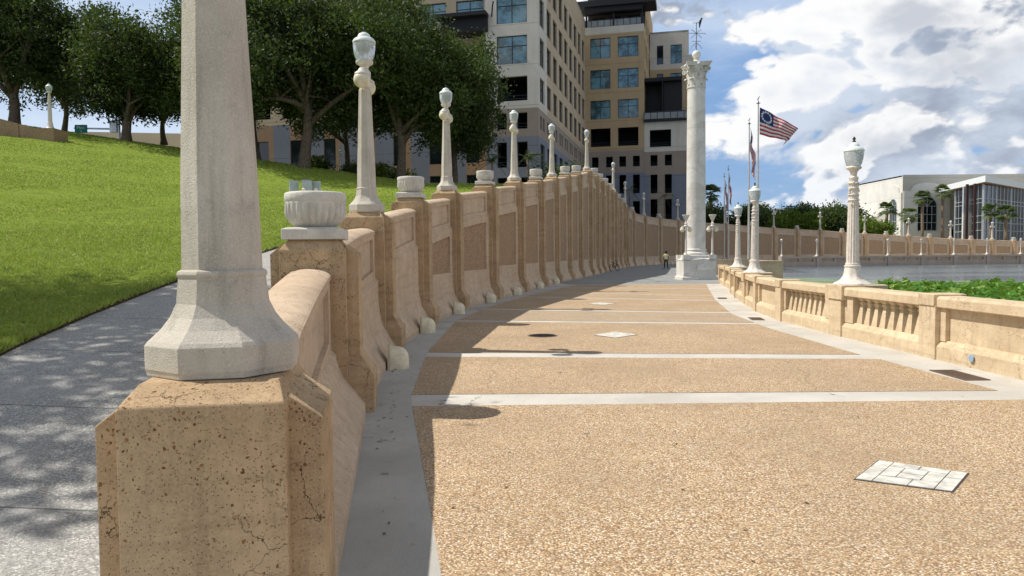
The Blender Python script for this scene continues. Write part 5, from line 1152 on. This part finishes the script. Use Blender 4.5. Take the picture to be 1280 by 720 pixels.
# ---------------------------------------------------------------- trees
def leaves(rs, centers, n_per, spread, size, flatten=1.):
    c = np.repeat(centers, n_per, axis=0); n = len(c); off = rs.randn(n, 3) * spread * .5; off[:, 2] *= flatten; c = c + off
    d1 = rs.randn(n, 3); d1 /= np.linalg.norm(d1, axis=1)[:, None]; d2 = np.cross(d1, rs.randn(n, 3)); d2 /= np.linalg.norm(d2, axis=1)[:, None]
    s = size * (.6 + .8 * rs.rand(n))[:, None]; v = np.zeros((n, 4, 3)); v[:, 0] = c - d1 * s; v[:, 1] = c + d2 * s * .45; v[:, 2] = c + d1 * s; v[:, 3] = c - d2 * s * .45
    return v.reshape(-1, 3)
def tree(name, label, x, y, z, H, rad, base, seed, leafm, ncl=420, nper=60, size=.14, spread=1.0, group=None, trunk_r=.32, cat='tree', squash=1.0):
    rs = np.random.RandomState(seed); rr = random.Random(seed); root = empty(name, (x, y, z), 0, label, cat, group)
    # crown clusters on an uneven ellipsoid shell
    cz = base + (H - base) * .5; rz = (H - base) * .5; pts = []; blobs = [(Vector((rr.gauss(0, .42) * rad, rr.gauss(0, .42) * rad, cz + rr.uniform(-.55, .5) * rz)), rr.uniform(.38, .6)) for _ in range(9)] + [(Vector((0, 0, cz)), .72)]
    while len(pts) < ncl:
        b, f = blobs[rs.randint(len(blobs))]; d = rs.randn(3); d /= np.linalg.norm(d); q = f * (rs.rand() ** .28); p = np.array([b.x + d[0] * rad * q, b.y + d[1] * rad * q, b.z + d[2] * rz * q * squash])
        e = (p[0] ** 2 + p[1] ** 2) / (rad * 1.1) ** 2 + ((p[2] - cz) / (rz * 1.05)) ** 2
        if e < 1 and p[2] > base + .2 * rs.rand() : pts.append(p)
    pts = np.array(pts); o = tri_mesh('crown', leaves(rs, pts, nper, spread, size, .7), leafm, root, 4)
    mb = MB(); lean = (rr.uniform(-.4, .4), rr.uniform(-.4, .4)); ft = base + .12 * (H - base)
    tp = [(lean[0] * t * .5 + .1 * math.sin(t * 4 + seed), lean[1] * t * .5, ft * t - .3 * (t == 0)) for t in (0, .06, .3, .6, 1)]; mb.tube(tp, [trunk_r * k for k in (1.5, 1.12, .95, .85, .75)], 10)
    top = Vector(tp[-1])
    for k in range(7):
        tgt = Vector(pts[rs.randint(len(pts))]); st = Vector(tp[3]).lerp(top, rr.random()); mid = st.lerp(tgt, .5) + Vector((rr.uniform(-.5, .5), rr.uniform(-.5, .5), rr.uniform(.1, .8))); mb.tube([st, st.lerp(mid, .5) + Vector((0, 0, .2)), mid, mid.lerp(tgt, .55), tgt], [trunk_r * q_ for q_ in (.6, .48, .34, .2, .05)], 7)
        for _ in range(3):
            t2 = Vector(pts[rs.randint(len(pts))]); t2 = mid.lerp(t2, .6); mb.tube([mid, mid.lerp(t2, .5) + Vector((0, 0, .3)), t2], [trunk_r * .25, trunk_r * .15, .02], 5)
    mb.build('trunk', BARK, root, True); return root
G1 = 'live oaks around the top of the lawn'
tree('oak_tree', 'big live oak with forked trunk right behind the foreground lamp shaft', -15.2, 55, land_h(-15.2, 55) , 17.0, 8.4, 2.6, 11, OAK, 900, 62, group=G1, trunk_r=.42)
tree('oak_tree', 'live oak spreading over the second concrete lamp, centre of the oaks before the office block', -8.6, 58, land_h(-8.6, 58), 15.6, 6.6, 2.6, 12, OAKG, 760, 62, group=G1, trunk_r=.36)
tree('oak_tree', 'rightmost live oak, whose crown meets the white corner of the office block', -4.9, 63, land_h(-4.9, 63), 13.6, 4.0, 2.4, 13, OAK, 600, 62, group=G1, trunk_r=.3)
tree('oak_tree', 'slim live oak standing between the two big oaks behind the second lamp', -12.0, 62, land_h(-12, 62), 16.5, 5.4, 2.8, 14, OAK, 560, 62, group=G1, trunk_r=.28)
tree('oak_tree', 'live oak behind the left edge of the foreground lamp shaft', -20.5, 60, land_h(-20.5, 60), 18.0, 6.2, 2.2, 15, OAKG, 640, 62, group=G1, trunk_r=.3)
tree('oak_tree', 'round-crowned live oak between the foreground lamp and the left edge', -28.8, 56, land_h(-28.8, 56), 9.6, 5.2, 1.2, 16, OAK, 620, 62, group=G1, trunk_r=.34)
tree('oak_tree', 'small low live oak left of the foreground lamp shaft', -23.2, 57, land_h(-23.2, 57), 8.6, 3.6, 1.3, 17, OAKG, 240, 60, group=G1, trunk_r=.22)
tree('oak_tree', 'tall live oak at the top left corner behind the stone wall', -38.5, 58, land_h(-38.5, 58), 12.6, 5.9, 1.6, 18, OAK, 700, 62, group=G1, trunk_r=.4)
tree('oak_tree', 'live oak behind the lamp on the stone wall', -33.2, 64, land_h(-33.2, 64), 11.2, 4.8, 1.4, 19, OAK, 500, 62, group=G1, trunk_r=.3)
tree('oak_tree', 'live oak at the far left edge of the lawn', -44.5, 60, land_h(-44.5, 60), 13.5, 5.4, 2.8, 20, OAK, 380, 64, group=G1, trunk_r=.34)
tree('oak_tree', 'low dense oak behind the street sign', -33.5, 72, land_h(-33.5, 72) + 2.4, 8.0, 4.2, 1.6, 22, OAK, 300, 60, group=G1, trunk_r=.25)
tree('oak_tree', 'low dense oak filling the gap left of the foreground lamp shaft', -26.0, 68, land_h(-26, 68) + 1.4, 9.5, 4.4, 1.2, 23, OAK, 320, 60, group=G1, trunk_r=.25)
tree('oak_tree', 'background oak between the two leftmost oaks', -43.0, 72, land_h(-43, 72) + 2.6, 11.0, 4.8, 1.8, 24, OAK, 340, 60, group=G1, trunk_r=.25)
tree('oak_tree', 'background oak behind the forked oak, half hidden', -14.5, 66, land_h(-14.5, 66), 17.0, 6.4, 3.0, 25, OAK, 620, 62, group=G1, trunk_r=.25)
# shade tree standing left of the picture: it throws the dappled shade on the walk
tree('oak_tree', 'oak beyond the left edge of the picture shading the sidewalk', -10.6, 7.0, land_h(-10.6, 7.0), 10.6, 3.3, 6.4, 21, OAK, 110, 50, .12, .9, G1, .26)
tree('oak_tree', 'second oak beyond the left edge of the picture, shading the lawn edge', -14.4, 10.4, land_h(-14.4, 10.4), 11.5, 3.7, 6.4, 26, OAK, 190, 50, .12, .9, G1, .26)
# fallen leaves along the wall foot, walk and paving
rs = np.random.RandomState(77); n_ = 420; yy = rs.uniform(3.2, 30, n_) ; side = rs.rand(n_); wxx = np.array([wall_at(v)[0] for v in yy]); wzz = np.array([wall_at(v)[1] for v in yy])
xx = np.where(side < .3, wxx + .62 + np.abs(rs.randn(n_)) * .12, np.where(side < .55, wxx + rs.uniform(.6, 8, n_), wxx - rs.uniform(.5, 2.9, n_))); zz = np.where(side < .55, .009, np.maximum(0, wzz - 1.06) + .016)
V_ = []
for x_, y_, z_ in zip(xx, yy, zz):
    a_ = rs.rand() * 6.28; l_ = .012 + .016 * rs.rand(); d_ = np.array([math.cos(a_), math.sin(a_)]) * l_; e_ = np.array([-d_[1], d_[0]]) * .45; V_ += [(x_ - d_[0], y_ - d_[1], z_), (x_ + e_[0], y_ + e_[1], z_ + .006 * rs.rand()), (x_ + d_[0], y_ + d_[1], z_ + .004), (x_ - e_[0], y_ - e_[1], z_ + .001)]
tag(tri_mesh('fallen_leaves', np.array(V_), leafmat('dry_leaves', (.10, .055, .025), (.20, .12, .05), (.32, .22, .09), .1), None, 4), 'scattered small dry leaves on the walk and paving', 'leaves', kind='stuff')
# trees behind the far wall
rt = random.Random(4)
fars = [(30.5, 132, 7.2), (36.5, 136, 9.6), (42, 134, 8.6), (47, 138, 9.8), (52.5, 135, 9.2), (58.5, 138, 9.6), (63.5, 140, 9.2), (39.5, 150, 11.0), (50, 152, 10.6), (61, 154, 10.8), (69.5, 158, 10.0)]
for k, (x, y, h) in enumerate(fars):
    back = y > 147; tree('broadleaf_tree', (f'{ORD[k - 6]} dark tree of the rear row behind the far lake wall, left to right' if back else f'{ORD[k + 1]} leafy tree directly behind the far lake wall, left to right from the column'), x, y, 3.2, h - 2.4 + (1.2 if back else .2), 3.9, .8, 40 + k, OAKG if k % 2 else OAK, 170, 46, .26, 1.5, 'trees behind the far lake wall', .25)
for k, (x, y, h) in enumerate(((46.3, 130, 5.4), (49.2, 130.5, 5.9), (52.6, 130.5, 5.6), (63.0, 133, 5.0), (66.3, 133.5, 3.6))):
    tree('bamboo_clump', f'{ORD[k + 1]} light green bushy clump behind the far lake wall, left to right', x, y, 3.2, h, 1.9, .1, 70 + k, BAMB, 120, 60, .22, 1.1, 'light green clumps behind the far wall', .1, 'bush')
def palm(name, label, x, y, z, H, rad, seed, fan=True, nf=26, group=None, tr=.18, m=None):
    rr = random.Random(seed); root = empty(name, (x, y, z), 0, label, 'palm tree', group); mb = MB(); mb.tube([(0, 0, -.3), (.05, 0, H * .3), (0, .05, H * .7), (0, 0, H)], [tr * 1.15, tr, tr * .95, tr * 1.05], 10); mb.build('trunk', PBARK, root, True)
    cr = MB()
    for k in range(nf):
        a = rr.random() * 6.283; el = rr.uniform(-.7, 1.35); L = rad * rr.uniform(.75, 1.05); d = Vector((math.cos(a) * math.cos(el), math.sin(a) * math.cos(el), math.sin(el))); side = Vector((-math.sin(a), math.cos(a), 0)); o = Vector((0, 0, H))
        if fan:
            hub = o + d * L * .45; nb = 11
            for j in range(nb):
                b = (j / (nb - 1) - .5) * 2.6; dd = (d * math.cos(b) + side * math.sin(b)); tip = hub + dd * L * .55 + Vector((0, 0, -.18 * L)); p = side.cross(dd).normalized() * 0 + d.cross(dd).normalized() * .0; w_ = (side * math.cos(b) - d * math.sin(b)) * L * .05; mid = hub + dd * L * .3; cr.add([hub, mid + w_, tip, mid - w_], [(0, 1, 2, 3)])
            cr.tube([o, hub], .02, 3)
        else:
            P_ = [o + d * L * t + Vector((0, 0, -.55 * L * t * t)) for t in [q_ / 7 for q_ in range(8)]]; cr.tube(P_, .025, 3)
            for j in range(1, 8):
                for f_ in (0, .5):
                    p = P_[j - 1].lerp(P_[j], f_) ; 
                    for sd in (-1, 1): ll = L * .26 * (1.15 - j / 8); tip = p + side * sd * ll + d * ll * .5 + Vector((0, 0, -ll * .35)); ww = d * .05 * L * .4; cr.add([p, p + ww, tip], [(0, 1, 2)])
    cr.build('crown', m or PALM, root); return root
GP_ = 'palms in front of the pale hall'
palm('sabal_palm', 'tall thin palm standing alone right of the white column', 36.9, 137, 3, 9.3, 2.6, 1, tr=.2)
for k, (px, yy, H, z0, lab) in enumerate(((70.9, 140, 6.3, 3.0, 'full round palm left of the hall corner'), (72.8, 136, 5.0, 3.0, 'short palm just left of the hall corner'), (78.7, 142, 8.6, 3, 'palm in front of the arched front window of the hall'), (82.6, 142, 9.6, 3, 'taller palm right of the arched hall window'), (91.8, 142, 6.0, 3, 'low palm before the glass corner of the hall'), (93.4, 140, 5.4, 3, 'small leaning palm before the hall glass front'))):
    palm('sabal_palm', lab, px, yy, z0, H, 2.3, 100 + k, group=GP_, tr=.28)
palm('feather_palm', 'small green palm left of the third concrete lamp, before the office block', -1.6, 64, 6.6, 3.0, 2.0, 120, False, 16, 'young palms before the office block', .1)
palm('feather_palm', 'small green palm right of the third concrete lamp, before the office block', 1.5, 66, 6.7, 3.4, 2.2, 121, False, 16, 'young palms before the office block', .1)
palm('feather_palm', 'upright young palm behind the fifth urn, before the office block side', 6.9, 79, 6.6, 4.2, 2.2, 122, False, 12, 'young palms before the office block', .1)
palm('feather_palm', 'thin scraggly palm behind the wall before the tower, left one', 16.6, 103.5, 5.6, 4.9, 2.0, 123, False, 9, 'scraggly palms before the tower', .1)
palm('feather_palm', 'thin scraggly palm behind the wall before the tower, right one', 22.6, 109.5, 5.6, 4.6, 2.0, 124, False, 9, 'scraggly palms before the tower', .1)
def shrub(label, x, y, z, r, h, seed, m=OAKG, group=None):
    rs = np.random.RandomState(seed); root = empty('shrub', (x, y, z), 0, label, 'shrub', group); n = 40; c = np.c_[rs.randn(n) * r * .45, rs.randn(n) * r * .45, np.abs(rs.rand(n)) * h]
    tri_mesh('foliage', leaves(rs, c, 40, .5, .14), m, root, 4); mb = MB(); mb.tube([(0, 0, -.2), (0, 0, h * .7)], .04, 5); mb.build('stem', BARK, root)
for k, (x, y, r, h) in enumerate(((-13.2, 62.5, 1.0, .9), (-11.2, 63, 1.2, 1.2), (-9.4, 63.5, 1.0, .9), (-16.6, 64, .9, 1.0), (3.4, 66, 1.6, 2.2), (4.8, 68, 1.5, 2.4))):
    shrub(f'{ORD[k + 1]} low shrub at the foot of the office block, left to right' if k < 4 else ('left bushy shrub behind the wall near the fourth lamp' if k == 4 else 'right bushy shrub behind the wall near the fifth lamp'), x, y, land_h(x, y) - .05, r, h, 200 + k, BAMB if k in (1, 2) else OAKG, 'shrubs before the office block')

# ---------------------------------------------------------------- lotus leaves
def lotus():
    rs = np.random.RandomState(8); V = []; F = []; n = 0; k = 0
    while k < 12000:
        y = 8 + 36 * rs.rand() ** .8; x = rs.uniform(.49 * y + .3, .95 * y + 6)
        if x < 6.95 + max(0, (y - 17)) * .25: continue
        if y > 41 - (x - 19) * .45 + 1.5 * math.sin(x * 1.3): continue
        k += 1; r = rs.uniform(.08, .18); z = -.6 + abs(rs.normal(.46, .10)); tilt = rs.randn(2) * .38; cup = rs.uniform(-.1, .5); c0 = len(V); m = 9; ph = rs.rand() * 6
        V.append((x, y, z - cup * r * .5))
        for j in range(m):
            a = ph + 2 * math.pi * j / m; rr_ = r * (1 + .10 * math.sin(a * 3 + ph)); V.append((x + rr_ * math.cos(a), y + rr_ * math.sin(a), z + rr_ * (tilt[0] * math.cos(a) + tilt[1] * math.sin(a)) + .03 * math.sin(a * 4)))
        F += [(c0, c0 + 1 + j, c0 + 1 + (j + 1) % m) for j in range(m)]
        if k % 3 == 0: c1 = len(V); V += [(x - .01, y, -.62), (x + .01, y, -.62), (x + .01, y, z - cup * r * .5), (x - .01, y, z - cup * r * .5)]; F.append((c1, c1 + 1, c1 + 2, c1 + 3))
    mb = MB(); mb.v = V; mb.f = F; mb.mi = [0] * len(F); return mb.build('lotus_leaves', LOTUS)
tag(lotus(), 'dense bed of green lotus leaves standing over the water', 'water plants', kind='stuff')

# ---------------------------------------------------------------- person and bicycle
def skinned(name, verts, edges, radii, m, parent, root_i=0, lv=2):
    me = bpy.data.meshes.new(name); me.from_pydata(verts, edges, []); o = bpy.data.objects.new(name, me); COL.objects.link(o); o.parent = parent; me.materials.append(m)
    sk = o.modifiers.new('skin', 'SKIN'); sk.use_smooth_shade = True
    for i, r in enumerate(radii): d = me.skin_vertices[0].data[i]; d.radius = r if isinstance(r, tuple) else (r, r); d.use_root = (i == root_i)
    s = o.modifiers.new('s', 'SUBSURF'); s.levels = lv; s.render_levels = lv; return o
SKIN = tmat('brown_skin', (.16, .085, .05)); YEL = tmat('pale_yellow_cloth', (.72, .66, .36)); BLK = tmat('black_cloth', (.02, .02, .025)); TEALB = tmat('teal_plastic', (.05, .32, .34), .4)
pe = empty('person', (15.35, 73.6, .02), R(170), 'person in a pale yellow shirt and black trousers gliding along the promenade', 'person', world=False)
V = [(0, 0, .95), (0, 0, 1.12), (0, 0, 1.32), (0, .0, 1.45), (0, 0, 1.53), (0, -.01, 1.62), (0, -.01, 1.70), (.16, 0, 1.42), (.22, .02, 1.15), (.25, -.03, .92), (.255, -.06, .84), (-.16, 0, 1.42), (-.22, .02, 1.15), (-.25, -.03, .92), (-.255, -.06, .84), (.10, 0, .88), (.13, -.02, .50), (.16, .02, .12), (.17, -.10, .07), (-.10, 0, .88), (-.13, -.03, .50), (-.16, .02, .12), (-.17, -.10, .07)]
E_ = [(0, 1), (1, 2), (2, 3), (3, 4), (4, 5), (5, 6), (3, 7), (7, 8), (8, 9), (9, 10), (3, 11), (11, 12), (12, 13), (13, 14), (0, 15), (15, 16), (16, 17), (17, 18), (0, 19), (19, 20), (20, 21), (21, 22)]
Rr = [(.15, .10), (.13, .095), (.16, .10), (.09, .07), .052, (.075, .09), (.07, .085), .055, .043, .034, .03, .055, .043, .034, .03, .085, .058, .04, .035, .085, .058, .04, .035]
skinned('body', V, E_, Rr, SKIN, pe)
skinned('shirt', [(0, 0, .90), (0, 0, 1.12), (0, 0, 1.32), (0, 0, 1.44), (.17, 0, 1.42), (.215, .01, 1.22), (-.17, 0, 1.42), (-.215, .01, 1.22)], [(0, 1), (1, 2), (2, 3), (3, 4), (4, 5), (3, 6), (6, 7)], [(.175, .125), (.16, .12), (.18, .125), (.10, .085), .075, .07, .075, .07], YEL, pe)
skinned('trousers', [(0, 0, .93), (.10, 0, .86), (.13, -.02, .5), (.16, .02, .15), (-.10, 0, .86), (-.13, -.03, .5), (-.16, .02, .15)], [(0, 1), (1, 2), (2, 3), (0, 4), (4, 5), (5, 6)], [(.16, .115), .1, .075, .06, .1, .075, .06], BLK, pe)
mb = MB(); mb.ball((0, .015, 1.70), .125, 14, 10, 1.0); mb.build('hair', BLK, pe, True)
mb = MB(); mb.ball((.03, -.098, 1.64), .01, 6, 4); mb.ball((-.03, -.098, 1.64), .01, 6, 4); mb.build('eyes', BLK, pe); mb = MB(); mb.ball((0, -.11, 1.61), .014, 6, 5); mb.build('nose', SKIN, pe, True)
for s_ in (-1, 1): mb = MB(); mb.rings([[(s_ * .165 + a, -.17 + b, z) for a, b in ((-.045, .02), (.045, .02), (.05, .17), (.04, .24), (-.04, .24), (-.05, .17))] for z in (.035, .09)]); mb.build('shoe', TEALB, pe)
hb = empty('hoverboard', (15.35, 73.6, .004), R(170), 'teal two-wheeled balance board under the person in yellow', 'scooter'); mb = MB(); mb.box(-.27, .27, -.09, .09, .025, .052); mb.build('deck', TEALB, hb)
for s_ in (-1, 1): mb = MB(); mb.tube([(s_ * .26, 0, .055), (s_ * .33, 0, .055)], .052, 14); mb.build('wheel', BLACK, hb)

bk = empty('bicycle', (9.25, 66.7, .0), R(48), 'small black bicycle leaning by a wall pier, only its front wheel clear of the pier', 'bicycle')
def wheel(cx):
    mb = MB(); n = 28; pts = [(cx + .29 * math.cos(2 * math.pi * k / n), 0, .31 + .29 * math.sin(2 * math.pi * k / n)) for k in range(n + 1)]; mb.tube(pts, .028, 8); wv = mb.build('wheel', BLACK, bk, True)
    sp = MB(); [sp.tube([(cx, 0, .31), (cx + .27 * math.cos(a), 0, .31 + .27 * math.sin(a))], .004, 4) for a in [k * math.pi / 8 for k in range(16)]]; sp.tube([(cx, -.05, .31), (cx, .05, .31)], .045, 10); sp.build('spokes', SILV, wv)
wheel(-.5); wheel(.5)
mb = MB(); f = [((-.5, 0, .31), (0, 0, .30)), ((0, 0, .30), (-.14, 0, .78)), ((-.14, 0, .70), (-.5, 0, .31)), ((-.12, 0, .68), (.33, 0, .72)), ((0, 0, .30), (.35, 0, .66)), ((.33, 0, .82), (.5, 0, .31))]
for a, b in f: mb.tube([a, b], .02, 8)
mb.build('frame', BLACK, bk); mb = MB(); mb.tube([(.33, 0, .8), (.33, 0, .92)], .015, 6); mb.tube([(.30, -.25, .95), (.33, 0, .92), (.30, .25, .95)], .016, 6); mb.build('handlebar', BLACK, bk); mb = MB(); mb.rings([[(-.28, -.07, z), (-.28, .07, z), (-.02, .02, z), (-.02, -.02, z)] for z in (.78, .83)]); mb.build('saddle', BLACK, bk)

for o in bpy.data.objects:
    if '_o' in o: del o['_o']
